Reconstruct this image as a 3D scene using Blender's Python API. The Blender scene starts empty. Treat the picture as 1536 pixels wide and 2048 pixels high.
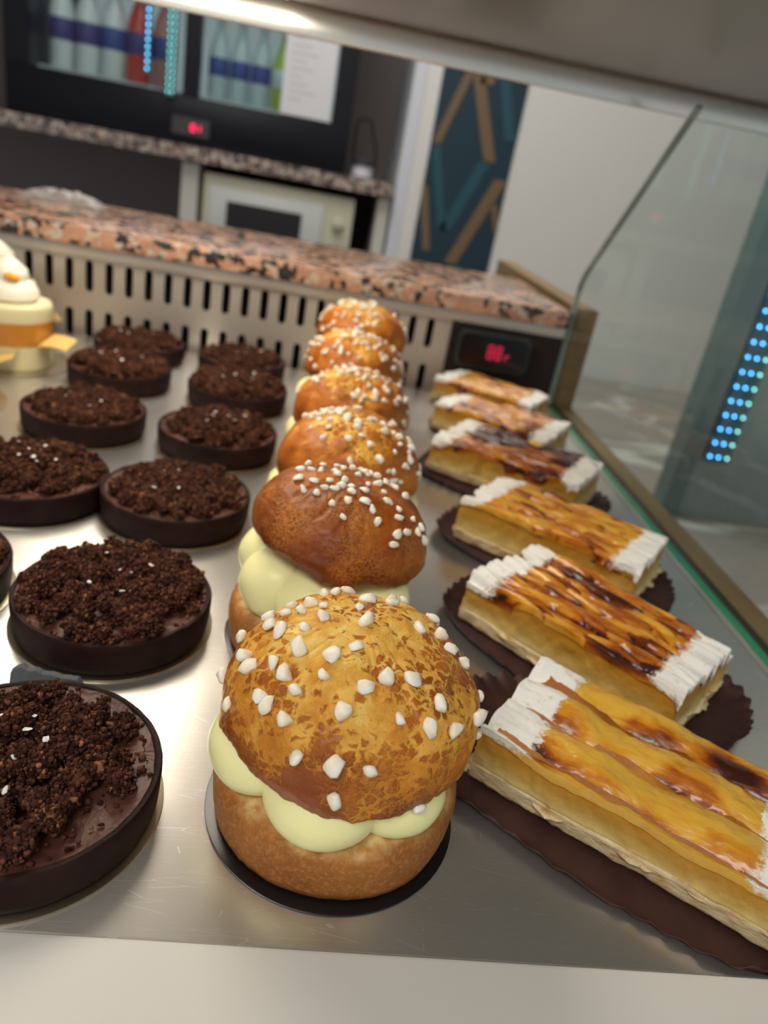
import bpy, bmesh, math, random
import numpy as np
from mathutils import Vector, Matrix, noise as mnoise

S = bpy.context.scene
COL = S.collection
R = math.radians

# ------------------------------------------------------------------ camera
Fpx = 1480.0
cd = bpy.data.cameras.new('camera')
cam = bpy.data.objects.new('camera', cd)
COL.objects.link(cam)
cx = Vector((0.9836, -0.0530, 0.1727)).normalized()      # image right in the world
cf = Vector((0.1212, 0.9024, -0.4135)).normalized()      # view direction
cy = cf.cross(cx) * -1.0
cy = cx.cross(cf).normalized()
cx = cf.cross(cy).normalized()
M = Matrix((cx, cy, -cf)).transposed().to_4x4()
M.translation = Vector((0, 0, 0.205))
cam.matrix_world = M
cd.sensor_fit = 'VERTICAL'
cd.sensor_height = 24.0
cd.lens = 24.0 * Fpx / 2048.0
cd.clip_start = 0.01
cd.clip_end = 60
cd.dof.use_dof = True
cd.dof.focus_distance = 0.235
cd.dof.aperture_fstop = 6.6
S.camera = cam

# ------------------------------------------------------------------ world, light, exposure
S.view_settings.view_transform = 'Standard'
S.view_settings.look = 'None'
S.view_settings.gamma = 1.0
S.view_settings.use_curve_mapping = False
S.view_settings.exposure = 0.28
W = bpy.data.worlds.new('world'); S.world = W; W.use_nodes = True
W.node_tree.nodes['Background'].inputs[0].default_value = (0.93, 0.96, 1.0, 1)
W.node_tree.nodes['Background'].inputs[1].default_value = 0.36


def area(name, loc, target, size, sy, power, col):
    l = bpy.data.lights.new(name, 'AREA'); l.shape = 'RECTANGLE'
    l.size = size; l.size_y = sy; l.energy = power; l.color = col
    o = bpy.data.objects.new(name, l); COL.objects.link(o)
    o.location = loc
    o.rotation_euler = (Vector(target) - Vector(loc)).to_track_quat('-Z', 'Y').to_euler()
    return o


area('shop_ceiling_light', (-0.5, -0.9, 1.55), (0.0, 0.3, 0.0), 1.2, 0.6, 20, (1.0, 0.97, 0.92))  # unseen fill light added on the shop side to brighten the pastry fronts
area('staff_ceiling_light', (-0.1, 1.45, 1.6), (0.0, 1.5, 0.0), 1.2, 0.5, 20, (1.0, 0.96, 0.90))

# ------------------------------------------------------------------ helpers
rng = np.random.RandomState(7)


def vnoise(P, scale=1.0, seed=0, octaves=1, rough=0.5):
    """smooth value noise in -1..1 on an (n,3) array"""
    P = np.asarray(P, dtype=np.float64) * scale + seed * 17.31
    out = np.zeros(len(P)); amp = 1.0; tot = 0
    for o in range(octaves):
        i = np.floor(P).astype(np.int64); f = P - i
        f = f * f * f * (f * (f * 6 - 15) + 10)
        v = 0
        for dx in (0, 1):
            for dy in (0, 1):
                for dz in (0, 1):
                    h = ((i[:, 0] + dx) * 374761393 + (i[:, 1] + dy) * 668265263 + (i[:, 2] + dz) * 2147483647 + seed * 1013) & 0xffffffff
                    h = ((h ^ (h >> 13)) * 1274126177) & 0xffffffff
                    h = ((h ^ (h >> 16)) * 2246822519) & 0xffffffff
                    h = (h ^ (h >> 15)) & 0xffff
                    w = (f[:, 0] if dx else 1 - f[:, 0]) * (f[:, 1] if dy else 1 - f[:, 1]) * (f[:, 2] if dz else 1 - f[:, 2])
                    v = v + w * (h / 32767.5 - 1)
        out += amp * v; tot += amp
        amp *= rough; P = P * 2.03 + 5.1
    return out / tot


def sstep(a, b, x):
    t = np.clip((x - a) / (b - a), 0, 1)
    return t * t * (3 - 2 * t)


def mesh_np(name, V, F, smooth=True, attrs=None):
    me = bpy.data.meshes.new(name)
    me.from_pydata([tuple(v) for v in np.asarray(V).tolist()], [], [tuple(f) for f in F])
    if smooth:
        me.polygons.foreach_set('use_smooth', [True] * len(me.polygons))
    if attrs:
        for k, a in attrs.items():
            at = me.attributes.new(k, 'FLOAT', 'POINT')
            at.data.foreach_set('value', np.asarray(a, dtype=np.float32))
    me.update()
    return me


def link(name, me, mat=None, parent=None, loc=None, rot=None):
    o = bpy.data.objects.new(name, me)
    COL.objects.link(o)
    if mat is not None and len(me.materials) == 0:
        me.materials.append(mat)
    if parent is not None:
        o.parent = parent
    if loc is not None:
        o.location = loc
    if rot is not None:
        o.rotation_euler = rot
    return o


def tag(o, label=None, cat=None, group=None, kind=None):
    if label: o['label'] = label
    if cat: o['category'] = cat
    if group: o['group'] = group
    if kind: o['kind'] = kind
    return o


def empty(name, loc=(0, 0, 0), rz=0.0, label=None, cat=None, group=None):
    o = bpy.data.objects.new(name, None); COL.objects.link(o)
    o.empty_display_size = 0.01
    o.location = loc; o.rotation_euler = (0, 0, rz)
    return tag(o, label, cat, group)


def children(o):
    return [c for c in COL.objects if c.parent == o]


def copy_tree(o, parent=None):
    kids = children(o)
    c = o.copy(); COL.objects.link(c)
    if parent is not None:
        c.parent = parent
    for k in kids:
        copy_tree(k, c)
    return c


def box_bm(bm, lo, hi, bevel=0.0, seg=2):
    lo = Vector(lo); hi = Vector(hi)
    r = bmesh.ops.create_cube(bm, size=1.0)
    vs = r['verts']
    bmesh.ops.scale(bm, vec=hi - lo, verts=vs)
    bmesh.ops.translate(bm, vec=(hi + lo) / 2, verts=vs)
    if bevel > 0:
        es = list({e for v in vs for e in v.link_edges})
        bmesh.ops.bevel(bm, geom=es, offset=bevel, segments=seg, profile=0.5, affect='EDGES')


def box(name, lo, hi, mat, parent=None, bevel=0.0, smooth=False):
    """mesh box; origin at its base centre"""
    lo = Vector(lo); hi = Vector(hi)
    base = Vector(((lo.x + hi.x) / 2, (lo.y + hi.y) / 2, lo.z))
    bm = bmesh.new(); box_bm(bm, lo - base, hi - base, bevel)
    me = bpy.data.meshes.new(name); bm.to_mesh(me); bm.free()
    if smooth or bevel > 0:
        me.polygons.foreach_set('use_smooth', [bevel > 0] * len(me.polygons))
        try:
            me.set_sharp_from_angle(angle=R(40))
        except Exception:
            pass
    p = base
    if parent is not None:
        p = base - Vector(parent.location)
    return link(name, me, mat, parent, p)


def lathe_np(prof, n=64):
    """prof list of (r,z) from bottom axis to top axis"""
    V = []; F = []
    for (r, z) in prof:
        for k in range(n):
            a = 2 * math.pi * k / n
            V.append((r * math.cos(a), r * math.sin(a), z))
    m = len(prof)
    for i in range(m - 1):
        for k in range(n):
            k2 = (k + 1) % n
            F.append((i * n + k, i * n + k2, (i + 1) * n + k2, (i + 1) * n + k))
    V.append((0, 0, prof[0][1])); V.append((0, 0, prof[-1][1]))
    b = len(V) - 2; t = len(V) - 1
    for k in range(n):
        k2 = (k + 1) % n
        F.append((b, k2, k)); F.append((t, (m - 1) * n + k, (m - 1) * n + k2))
    return np.array(V), F


def lathe(name, prof, mat, parent=None, loc=None, n=48, fn=None):
    V, F = lathe_np(prof, n)
    if fn is not None: V = fn(V)
    me = mesh_np(name, V, F)
    try:
        me.set_sharp_from_angle(angle=R(50))
    except Exception:
        pass
    return link(name, me, mat, parent, loc)


_ico = {}
def ico(sub):
    if sub not in _ico:
        bm = bmesh.new(); bmesh.ops.create_icosphere(bm, subdivisions=sub, radius=1.0)
        V = np.array([v.co[:] for v in bm.verts]); F = [[v.index for v in f.verts] for f in bm.faces]
        bm.free(); _ico[sub] = (V, F)
    return _ico[sub]


# ------------------------------------------------------------------ materials
def mat(name, col=(0.8, 0.8, 0.8), rough=0.5, metal=0.0, spec=0.5, coat=0.0, sss=0.0, sssc=None, sssr=None, emit=None, es=0.0, trans=0.0, ior=1.45, sheen=0.0):
    m = bpy.data.materials.new(name); m.use_nodes = True
    b = m.node_tree.nodes['Principled BSDF']
    b.inputs['Base Color'].default_value = (*col, 1)
    b.inputs['Roughness'].default_value = rough
    b.inputs['Metallic'].default_value = metal
    b.inputs['Specular IOR Level'].default_value = spec
    b.inputs['Coat Weight'].default_value = coat
    b.inputs['Coat Roughness'].default_value = 0.12
    b.inputs['IOR'].default_value = ior
    b.inputs['Transmission Weight'].default_value = trans
    if sss:
        b.inputs['Subsurface Weight'].default_value = sss
        b.inputs['Subsurface Radius'].default_value = sssr or (0.004, 0.002, 0.001)
        b.inputs['Subsurface Scale'].default_value = 1.0
    if emit is not None:
        b.inputs['Emission Color'].default_value = (*emit, 1)
        b.inputs['Emission Strength'].default_value = es
    return m


class N:
    """tiny node helper"""
    def __init__(s, m):
        s.m = m; s.t = m.node_tree; s.b = s.t.nodes['Principled BSDF']
    def n(s, typ, **k):
        x = s.t.nodes.new(typ)
        for a, v in k.items(): setattr(x, a, v)
        return x
    def l(s, a, b): s.t.links.new(a, b)
    def coord(s, kind='Object', scale=(1, 1, 1), rot=(0, 0, 0)):
        c = s.n('ShaderNodeTexCoord'); mp = s.n('ShaderNodeMapping')
        mp.inputs['Scale'].default_value = scale; mp.inputs['Rotation'].default_value = rot
        s.l(c.outputs[kind], mp.inputs['Vector']); return mp.outputs[0]
    def noise(s, vec, scale, detail=4, rough=0.5, dist=0.0):
        x = s.n('ShaderNodeTexNoise'); s.l(vec, x.inputs['Vector'])
        x.inputs['Scale'].default_value = scale; x.inputs['Detail'].default_value = detail
        x.inputs['Roughness'].default_value = rough; x.inputs['Distortion'].default_value = dist
        return x.outputs['Fac']
    def voro(s, vec, scale, feature='F1', out='Distance', rnd=1.0):
        x = s.n('ShaderNodeTexVoronoi', feature=feature); s.l(vec, x.inputs['Vector'])
        x.inputs['Scale'].default_value = scale; x.inputs['Randomness'].default_value = rnd
        return x.outputs[out]
    def ramp(s, fac, stops, interp='LINEAR'):
        x = s.n('ShaderNodeValToRGB'); s.l(fac, x.inputs[0]); e = x.color_ramp; e.interpolation = interp
        while len(e.elements) < len(stops): e.elements.new(0.5)
        for i, (p, c) in enumerate(stops):
            e.elements[i].position = p
            e.elements[i].color = (*c, 1) if len(c) == 3 else c
        return x.outputs[0]
    def mix(s, fac, a, b, mode='MIX'):
        x = s.n('ShaderNodeMix', data_type='RGBA', blend_type=mode)
        for sock, v in ((x.inputs[0], fac), (x.inputs[6], a), (x.inputs[7], b)):
            if hasattr(v, 'is_output'): s.l(v, sock)
            elif isinstance(v, (int, float)): sock.default_value = v
            else: sock.default_value = (*v, 1)
        return x.outputs[2]
    def math(s, op, a, b=0.0, c=None, clamp=False):
        x = s.n('ShaderNodeMath', operation=op, use_clamp=clamp)
        for i, v in enumerate((a, b) if c is None else (a, b, c)):
            if hasattr(v, 'is_output'): s.l(v, x.inputs[i])
            else: x.inputs[i].default_value = v
        return x.outputs[0]
    def maprange(s, v, a, b, c=0.0, d=1.0):
        x = s.n('ShaderNodeMapRange'); s.l(v, x.inputs[0])
        for i, q in enumerate((a, b, c, d)): x.inputs[i + 1].default_value = q
        return x.outputs[0]
    def attr(s, name):
        x = s.n('ShaderNodeAttribute', attribute_name=name); return x.outputs['Fac']
    def bump(s, h, strength=0.5, dist=0.001, prev=None):
        x = s.n('ShaderNodeBump'); s.l(h, x.inputs['Height'])
        x.inputs['Strength'].default_value = strength; x.inputs['Distance'].default_value = dist
        if prev is not None: s.l(prev, x.inputs['Normal'])
        s.l(x.outputs[0], s.b.inputs['Normal']); return x.outputs[0]
    def base(s, c): s.l(c, s.b.inputs['Base Color'])
    def rough(s, c): s.l(c, s.b.inputs['Roughness'])


# simple ones
M_white = mat('white_laminate', (0.72, 0.70, 0.66), 0.55)
M_wall = mat('painted_wall', (0.66, 0.65, 0.62), 0.85)
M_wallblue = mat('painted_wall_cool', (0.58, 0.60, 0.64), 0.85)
M_black = mat('black_plastic', (0.008, 0.008, 0.012), 0.35, spec=0.2)
M_blackmat = mat('dark_void', (0.012, 0.010, 0.010), 0.7)
M_niche = mat('niche_lining', (0.34, 0.31, 0.31), 0.7)
M_alu = mat('aluminium_profile', (0.84, 0.81, 0.75), 0.24, metal=0.9)
M_brownline = mat('bronze_seal', (0.16, 0.10, 0.05), 0.4)
M_white_card = mat('white_paper', (0.62, 0.62, 0.64), 0.8)
M_cream_plastic = mat('cream_plastic', (0.52, 0.50, 0.37), 0.45)
M_grey_plastic = mat('pale_grey_plastic', (0.50, 0.52, 0.50), 0.4)
M_darkglass = mat('dark_glass', (0.02, 0.02, 0.022), 0.12)
M_chrome = mat('chrome', (0.7, 0.7, 0.68), 0.2, metal=1.0)

# glass pane: thin clear sheet with a green edge
def glass_mat(name, tint=(0.86, 0.95, 0.92), refl=1.0):
    m = bpy.data.materials.new(name); m.use_nodes = True
    t = m.node_tree; t.nodes.clear()
    o = t.nodes.new('ShaderNodeOutputMaterial'); mx = t.nodes.new('ShaderNodeMixShader')
    tr = t.nodes.new('ShaderNodeBsdfTransparent'); tr.inputs[0].default_value = (*tint, 1)
    gl = t.nodes.new('ShaderNodeBsdfGlossy'); gl.inputs['Roughness'].default_value = 0.02
    fr = t.nodes.new('ShaderNodeFresnel'); fr.inputs[0].default_value = 1.45
    ml = t.nodes.new('ShaderNodeMath'); ml.operation = 'MULTIPLY'; ml.inputs[1].default_value = refl
    ml.use_clamp = True
    ge = t.nodes.new('ShaderNodeNewGeometry'); sb = t.nodes.new('ShaderNodeMath'); sb.operation = 'SUBTRACT'
    sb.inputs[0].default_value = 1.0; t.links.new(ge.outputs['Backfacing'], sb.inputs[1])
    m2 = t.nodes.new('ShaderNodeMath'); m2.operation = 'MULTIPLY'
    t.links.new(fr.outputs[0], ml.inputs[0]); t.links.new(ml.outputs[0], m2.inputs[0]); t.links.new(sb.outputs[0], m2.inputs[1])
    t.links.new(m2.outputs[0], mx.inputs[0])
    t.links.new(tr.outputs[0], mx.inputs[1]); t.links.new(gl.outputs[0], mx.inputs[2])
    t.links.new(mx.outputs[0], o.inputs[0])
    return m
M_pane = glass_mat('clear_pane', (0.93, 0.97, 0.955), 0.75)
M_fglass = glass_mat('fridge_glass', (0.88, 0.92, 0.93), 0.8)
M_acetate = glass_mat('clear_acetate', (0.97, 0.97, 0.95), 1.0)
M_green = mat('green_glass_edge', (0.02, 0.30, 0.14), 0.15)
M_greenpale = mat('pale_green_glass_edge', (0.36, 0.42, 0.38), 0.2)

# tray steel
M_tray = mat('brushed_steel', (0.62, 0.60, 0.565), 0.40, metal=0.90)
n = N(M_tray)
v = n.coord('Object', (3, 400, 400), (0, 0, 0.06)); v2 = n.coord('Object', (1, 1, 1))
brush = n.noise(v, 3.0, 6, 0.6)
wav = n.noise(v2, 14.0, 3, 0.5)
n.rough(n.math('ADD', n.math('ADD', n.math('MULTIPLY', brush, 0.06), n.math('MULTIPLY', wav, 0.10)), 0.235))
n.base(n.ramp(n.noise(v2, 6.0, 5, 0.6), [(0.3, (0.66, 0.64, 0.60)), (0.7, (0.80, 0.78, 0.74))]))
# long hairline scratches
sc = None
for ang, sc_, w in ((0.2, 22, 0.005), (-0.5, 16, 0.004), (1.0, 13, 0.004), (0.5, 30, 0.004)):
    vv = n.coord('Object', (1, 14, 1), (0, 0, ang))
    d = n.voro(vv, sc_, 'DISTANCE_TO_EDGE')
    s_ = n.math('LESS_THAN', d, w)
    mk = n.math('GREATER_THAN', n.noise(n.coord('Object', (1, 3, 1), (0, 0, ang)), 17 + sc_, 2), 0.53)
    s_ = n.math('MULTIPLY', s_, mk)
    sc = s_ if sc is None else n.math('MAXIMUM', sc, s_)
hh = n.math('ADD', n.math('MULTIPLY', brush, 0.35), n.math('MULTIPLY', sc, 0.3))
n.base(n.mix(n.math('MULTIPLY', sc, 0.75), n.ramp(n.noise(v2, 6.0, 5, 0.6), [(0.3, (0.62, 0.59, 0.55)), (0.7, (0.76, 0.73, 0.69))]), (0.95, 0.93, 0.9)))
b1 = n.bump(hh, 0.012, 0.0002)
n.bump(wav, 0.12, 0.004, b1)
n.b.inputs['Anisotropic'].default_value = 0.55
n.b.inputs['Anisotropic Rotation'].default_value = 0.25

# granite
def granite(name, base1, base2, light):
    m = mat(name, base1, 0.18, spec=0.8)
    n = N(m); v = n.coord('Object')
    c = n.ramp(n.noise(v, 60, 5, 0.6), [(0.30, base2), (0.55, base1), (0.75, light)])
    wv = n.n('ShaderNodeVectorMath', operation='MULTIPLY_ADD'); nz = n.n('ShaderNodeTexNoise'); n.l(v, nz.inputs['Vector'])
    nz.inputs['Scale'].default_value = 140; nz.inputs['Detail'].default_value = 3
    n.l(nz.outputs['Color'], wv.inputs[0]); wv.inputs[1].default_value = (0.009, 0.009, 0.009); n.l(v, wv.inputs[2])
    spk = n.voro(wv.outputs[0], 170, 'F1', 'Color')
    sep = n.n('ShaderNodeSeparateColor'); n.l(spk, sep.inputs[0])
    dark = n.math('MULTIPLY', n.math('GREATER_THAN', sep.outputs[0], 0.38), n.math('GREATER_THAN', n.noise(v, 48, 3), 0.49))
    lite = n.math('GREATER_THAN', sep.outputs[1], 0.85)
    c = n.mix(lite, c, (0.62, 0.55, 0.45))
    c = n.mix(dark, c, (0.035, 0.025, 0.022))
    n.base(c); return m
M_granite = granite('pink_granite', (0.66, 0.34, 0.205), (0.44, 0.23, 0.15), (0.78, 0.52, 0.36))
M_granite2 = granite('grey_pink_granite', (0.34, 0.25, 0.21), (0.22, 0.16, 0.14), (0.45, 0.36, 0.32))

M_vent = mat('beige_steel_grille', (0.62, 0.56, 0.49), 0.42, metal=0.6)
M_shelf = mat('grey_glass_shelf', (0.27, 0.265, 0.245), 0.28, spec=0.5)

# wood
def wood(name, a, b_):
    m = mat(name, a, 0.5); n = N(m)
    v = n.coord('Object', (30, 2.0, 30)); f = n.noise(v, 3.0, 5, 0.6, 1.0)
    n.base(n.ramp(f, [(0.3, b_), (0.7, a)])); return m
M_wood = wood('light_oak', (0.30, 0.19, 0.085), (0.20, 0.12, 0.05))

# teal wall covering with ochre chevrons
M_teal = mat('teal_wallpaper', (0.007, 0.030, 0.048), 0.6)
M_teal_lt = mat('teal_wallpaper_band', (0.013, 0.070, 0.092), 0.6)
M_ochre = mat('ochre_wallpaper_band', (0.16, 0.100, 0.052), 0.6)

# marble
M_marble = mat('veined_marble', (0.42, 0.40, 0.37), 0.3); n = N(M_marble)
v = n.coord('Object', (0.8, 3.2, 1), (0, 0, -0.12))
w = n.math('ABSOLUTE', n.math('SUBTRACT', n.noise(v, 1.1, 4, 0.5, 0.9), 0.5))
n.base(n.mix(n.maprange(w, 0.0, 0.028, 1, 0), n.ramp(n.noise(v, 1.2, 3), [(0.35, (0.27, 0.245, 0.22)), (0.65, (0.33, 0.28, 0.24))]), (0.62, 0.62, 0.56)))

# chocolate
M_shell = mat('cocoa_shortcrust', (0.030, 0.0125, 0.0105), 0.62, spec=0.18); n = N(M_shell)
v = n.coord('Object'); f = n.noise(v, 170, 6, 0.65)
n.base(n.ramp(n.noise(v, 60, 6, 0.65), [(0.35, (0.0125, 0.0045, 0.004)), (0.62, (0.027, 0.0105, 0.0085)), (0.80, (0.060, 0.032, 0.026))]))
n.bump(f, 0.35, 0.0006)
M_ganache = mat('chocolate_ganache', (0.085, 0.037, 0.026), 0.42, spec=0.30); n = N(M_ganache)
v = n.coord('Object')
n.base(n.ramp(n.noise(v, 50, 3), [(0.3, (0.058, 0.020, 0.014)), (0.7, (0.110, 0.044, 0.030))]))
n.bump(n.noise(v, 80, 3, 0.5, 1.2), 0.8, 0.0020)
M_crumb = mat('cocoa_crumble', (0.05, 0.02, 0.012), 0.85, spec=0.15); n = N(M_crumb)
g = n.n('ShaderNodeNewGeometry')
c = n.ramp(g.outputs['Random Per Island'], [(0.0, (0.022, 0.007, 0.0045)), (0.45, (0.060, 0.022, 0.013)), (0.80, (0.105, 0.040, 0.023)), (0.965, (0.17, 0.065, 0.032)), (1.0, (0.34, 0.15, 0.06))])
n.base(c); v = n.coord('Object'); n.bump(n.noise(v, 1500, 3), 0.5, 0.0004)
M_salt = mat('salt_flake', (0.78, 0.74, 0.72), 0.25, sss=0.3, sssr=(0.001, 0.001, 0.001))

# sugar nibs
M_nib = mat('pearl_sugar', (0.86, 0.76, 0.62), 0.45, sss=0.55, sssr=(0.0022, 0.0016, 0.0010)); n = N(M_nib)
v = n.coord('Object'); n.base(n.ramp(n.noise(v, 160, 3), [(0.33, (0.90, 0.72, 0.48)), (0.50, (0.94, 0.88, 0.78))]))
n.bump(n.noise(v, 700, 4), 0.6, 0.0004)

M_pcream = mat('vanilla_cream', (0.90, 0.83, 0.45), 0.34, sss=0.35, sssr=(0.006, 0.004, 0.0018)); n = N(M_pcream)
v = n.coord('Object')
d = n.math('LESS_THAN', n.voro(v, 190, 'F1'), 0.055)
d = n.math('MULTIPLY', d, n.math('GREATER_THAN', n.noise(v, 170, 1), 0.55))
n.base(n.mix(d, (0.97, 0.90, 0.45), (0.10, 0.06, 0.02)))
n.bump(n.noise(v, 60, 2), 0.15, 0.001)


def brioche_mat(name, shift=0.0, flake=(0.04, 0.62), fine=0.5, golden=1.0):
    """glazed brioche crust: dark glaze flakes cracked over golden crumb"""
    m = mat(name, (0.5, 0.22, 0.05), 0.33, spec=0.30, coat=0.08, sss=0.10, sssr=(0.003, 0.0012, 0.0004))
    n = N(m); v = n.coord('Object')
    top = n.attr('top')
    nb = n.maprange(n.noise(v, 42, 4, 0.6, 0.4), 0.32, 0.68)
    # strongly distorted coordinates so the flakes are ragged
    wv = n.n('ShaderNodeVectorMath', operation='MULTIPLY_ADD')
    nz = n.n('ShaderNodeTexNoise'); n.l(v, nz.inputs['Vector']); nz.inputs['Scale'].default_value = 260; nz.inputs['Detail'].default_value = 4
    nz.inputs['Roughness'].default_value = 0.6
    n.l(nz.outputs['Color'], wv.inputs[0]); wv.inputs[1].default_value = (0.0060, 0.0060, 0.0060); n.l(v, wv.inputs[2])
    vec = wv.outputs[0]
    d1 = n.voro(vec, 250, 'DISTANCE_TO_EDGE'); d2 = n.voro(vec, 520, 'DISTANCE_TO_EDGE')
    # brown under glaze
    fb = n.math('ADD', n.math('MULTIPLY', nb, 0.65), n.math('MULTIPLY', top, 0.30))
    brown = n.ramp(n.math('ADD', fb, shift), [(0.0, (0.175, 0.034, 0.003)), (0.35, (0.29, 0.066, 0.005)), (0.65, (0.47, 0.130, 0.009)), (1.0, (0.72, 0.27, 0.020))])
    gold = n.ramp(n.math('ADD', n.math('MULTIPLY', n.maprange(n.noise(vec, 90, 4, 0.6), 0.3, 0.7), 0.55), n.math('MULTIPLY', top, 0.50)), [(0.05, (0.44, 0.125, 0.010)), (0.45, (0.64, 0.255, 0.026)), (0.72, (0.80, 0.43, 0.070)), (1.0, (0.92, 0.68, 0.20))])
    # threshold rises towards the crown and with a slow noise
    th = n.math('ADD', n.maprange(top, 0.15, 0.85, flake[0], flake[1]), n.math('MULTIPLY', n.math('SUBTRACT', n.noise(v, 48, 4, 0.62), 0.5), 1.1 * golden))
    df = n.math('SUBTRACT', n.math('ADD', d1, n.math('MULTIPLY', n.math('SUBTRACT', n.noise(vec, 600, 3), 0.5), 0.10)), th)
    flk = n.maprange(df, -0.07, 0.07)
    ln = n.math('MULTIPLY', n.maprange(d2, 0.02, 0.14, 1, 0), n.math('MULTIPLY', n.maprange(n.noise(v, 60, 3), 0.42, 0.62), fine))
    colr = n.mix(flk, gold, brown)
    colr = n.mix(n.math('MULTIPLY', ln, flk), colr, (0.60, 0.27, 0.055))
    n.base(colr)
    n.rough(n.math('ADD', n.maprange(flk, 0, 1, 0.58, 0.36), n.math('MULTIPLY', ln, 0.2)))
    hh = n.math('ADD', n.math('MULTIPLY', n.noise(v, 300, 6, 0.65), 0.75), n.math('MULTIPLY', flk, 0.45))
    hh = n.math('ADD', hh, n.math('MULTIPLY', ln, -0.3))
    n.bump(hh, 0.65, 0.0013)
    return m


M_cap_gold = brioche_mat('golden_brioche_crust', 0.02, (-0.03, 0.26), 0.6, 1.5)
M_cap_brown = brioche_mat('dark_glazed_brioche_crust', -0.20, (-0.35, -0.10), 0.65, 0.5)
M_cap_amber = brioche_mat('amber_brioche_crust', 0.12, (-0.40, 0.12), 0.15, 1.2)
M_bun = mat('brioche_side_crust', (0.46, 0.20, 0.055), 0.62, sss=0.1, sssr=(0.003, 0.0012, 0.0004)); n = N(M_bun)
v = n.coord('Object')
hz = n.attr('crumb')
c = n.ramp(n.noise(v, 60, 5, 0.65), [(0.3, (0.25, 0.072, 0.009)), (0.7, (0.43, 0.155, 0.024))])
c = n.mix(n.maprange(n.noise(v, 650, 4, 0.7), 0.48, 0.80), c, (0.58, 0.28, 0.08))
c = n.mix(hz, c, n.ramp(n.noise(v, 260, 4), [(0.35, (0.50, 0.24, 0.055)), (0.65, (0.78, 0.56, 0.25))]))
n.base(c); n.bump(n.noise(v, 520, 6, 0.7), 0.6, 0.0011)

# apple slice
def apple_mat(name, sh=0.0):
    m = mat(name, (0.7, 0.4, 0.05), 0.30, spec=0.4, coat=0.4, sss=0.15, sssr=(0.004, 0.002, 0.0006))
    n = N(m); v = n.coord('Object', (1, 3.2, 1)); v1 = n.coord('Object')
    br = n.attr('browning')
    f = n.math('ADD', br, n.math('MULTIPLY', n.math('SUBTRACT', n.noise(v, 60, 5, 0.65, 0.5), 0.5), 1.0))
    f = n.math('ADD', f, sh)
    c = n.ramp(f, [(0.06, (0.70, 0.40, 0.050)), (0.28, (0.62, 0.26, 0.018)), (0.48, (0.42, 0.115, 0.008)), (0.68, (0.17, 0.032, 0.005)), (0.92, (0.045, 0.010, 0.005))])
    du = n.math('ADD', n.attr('dust'), n.math('MULTIPLY', n.math('SUBTRACT', n.noise(v1, 420, 4, 0.7), 0.5), 1.1))
    dm = n.maprange(du, 0.45, 0.75)
    n.base(n.mix(dm, c, (0.84, 0.79, 0.70)))
    n.rough(n.maprange(dm, 0, 1, 0.27, 0.9)); n.l(n.maprange(dm, 0, 1, 0.45, 0.0), n.b.inputs['Coat Weight'])
    n.bump(n.noise(v, 260, 4), 0.35, 0.0010)
    n.b.inputs['Coat Roughness'].default_value = 0.10
    return m
M_apple = apple_mat('glazed_apple_slices')
M_apple_s = apple_mat('pale_glazed_apple', -0.05)
M_custard = mat('almond_custard', (0.66, 0.44, 0.13), 0.5, sss=0.2, sssr=(0.005, 0.003, 0.001)); n = N(M_custard)
v = n.coord('Object'); lv = n.attr('level')
f = n.math('ADD', lv, n.math('MULTIPLY', n.math('SUBTRACT', n.noise(v, 70, 5), 0.5), 0.4))
n.base(n.ramp(f, [(0.0, (0.72, 0.55, 0.22)), (0.30, (0.60, 0.38, 0.10)), (0.55, (0.50, 0.27, 0.042)), (0.85, (0.52, 0.23, 0.016)), (1.0, (0.34, 0.11, 0.010))]))
n.bump(n.noise(v, 300, 4), 0.5, 0.001)
M_crust = mat('flaky_pastry_base', (0.78, 0.62, 0.34), 0.65, sss=0.1); n = N(M_crust)
v = n.coord('Object', (1, 1, 4))
n.base(n.ramp(n.noise(v, 130, 5, 0.7), [(0.3, (0.46, 0.24, 0.075)), (0.5, (0.74, 0.56, 0.30)), (0.7, (0.86, 0.72, 0.46))]))
n.bump(n.noise(v, 260, 5, 0.7), 0.8, 0.0014)
M_sugar = mat('icing_sugar', (0.84, 0.80, 0.74), 0.95, spec=0.1, sss=0.15); n = N(M_sugar)
v = n.coord('Object'); n.base(n.ramp(n.noise(v, 230, 5, 0.7), [(0.28, (0.66, 0.50, 0.32)), (0.42, (0.86, 0.82, 0.75))]))
n.bump(n.noise(v, 700, 4), 0.6, 0.0006)

M_paper = mat('brown_paper_case', (0.042, 0.014, 0.013), 0.55); n = N(M_paper)
v = n.coord('Object')
n.base(n.ramp(n.noise(v, 80, 4), [(0.3, (0.034, 0.012, 0.011)), (0.7, (0.056, 0.020, 0.018))]))
M_board_blk = mat('black_card_disc', (0.006, 0.005, 0.006), 0.25)
M_board_gold = mat('gold_silver_card_disc', (0.55, 0.48, 0.36), 0.28, metal=1.0)
M_slate = mat('slate', (0.095, 0.105, 0.112), 0.7); n = N(M_slate)
v = n.coord('Object'); n.bump(n.noise(v, 300, 5), 0.8, 0.001)

# ------------------------------------------------------------------ the room
def struct(o):
    o['kind'] = 'structure'; return o

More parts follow.
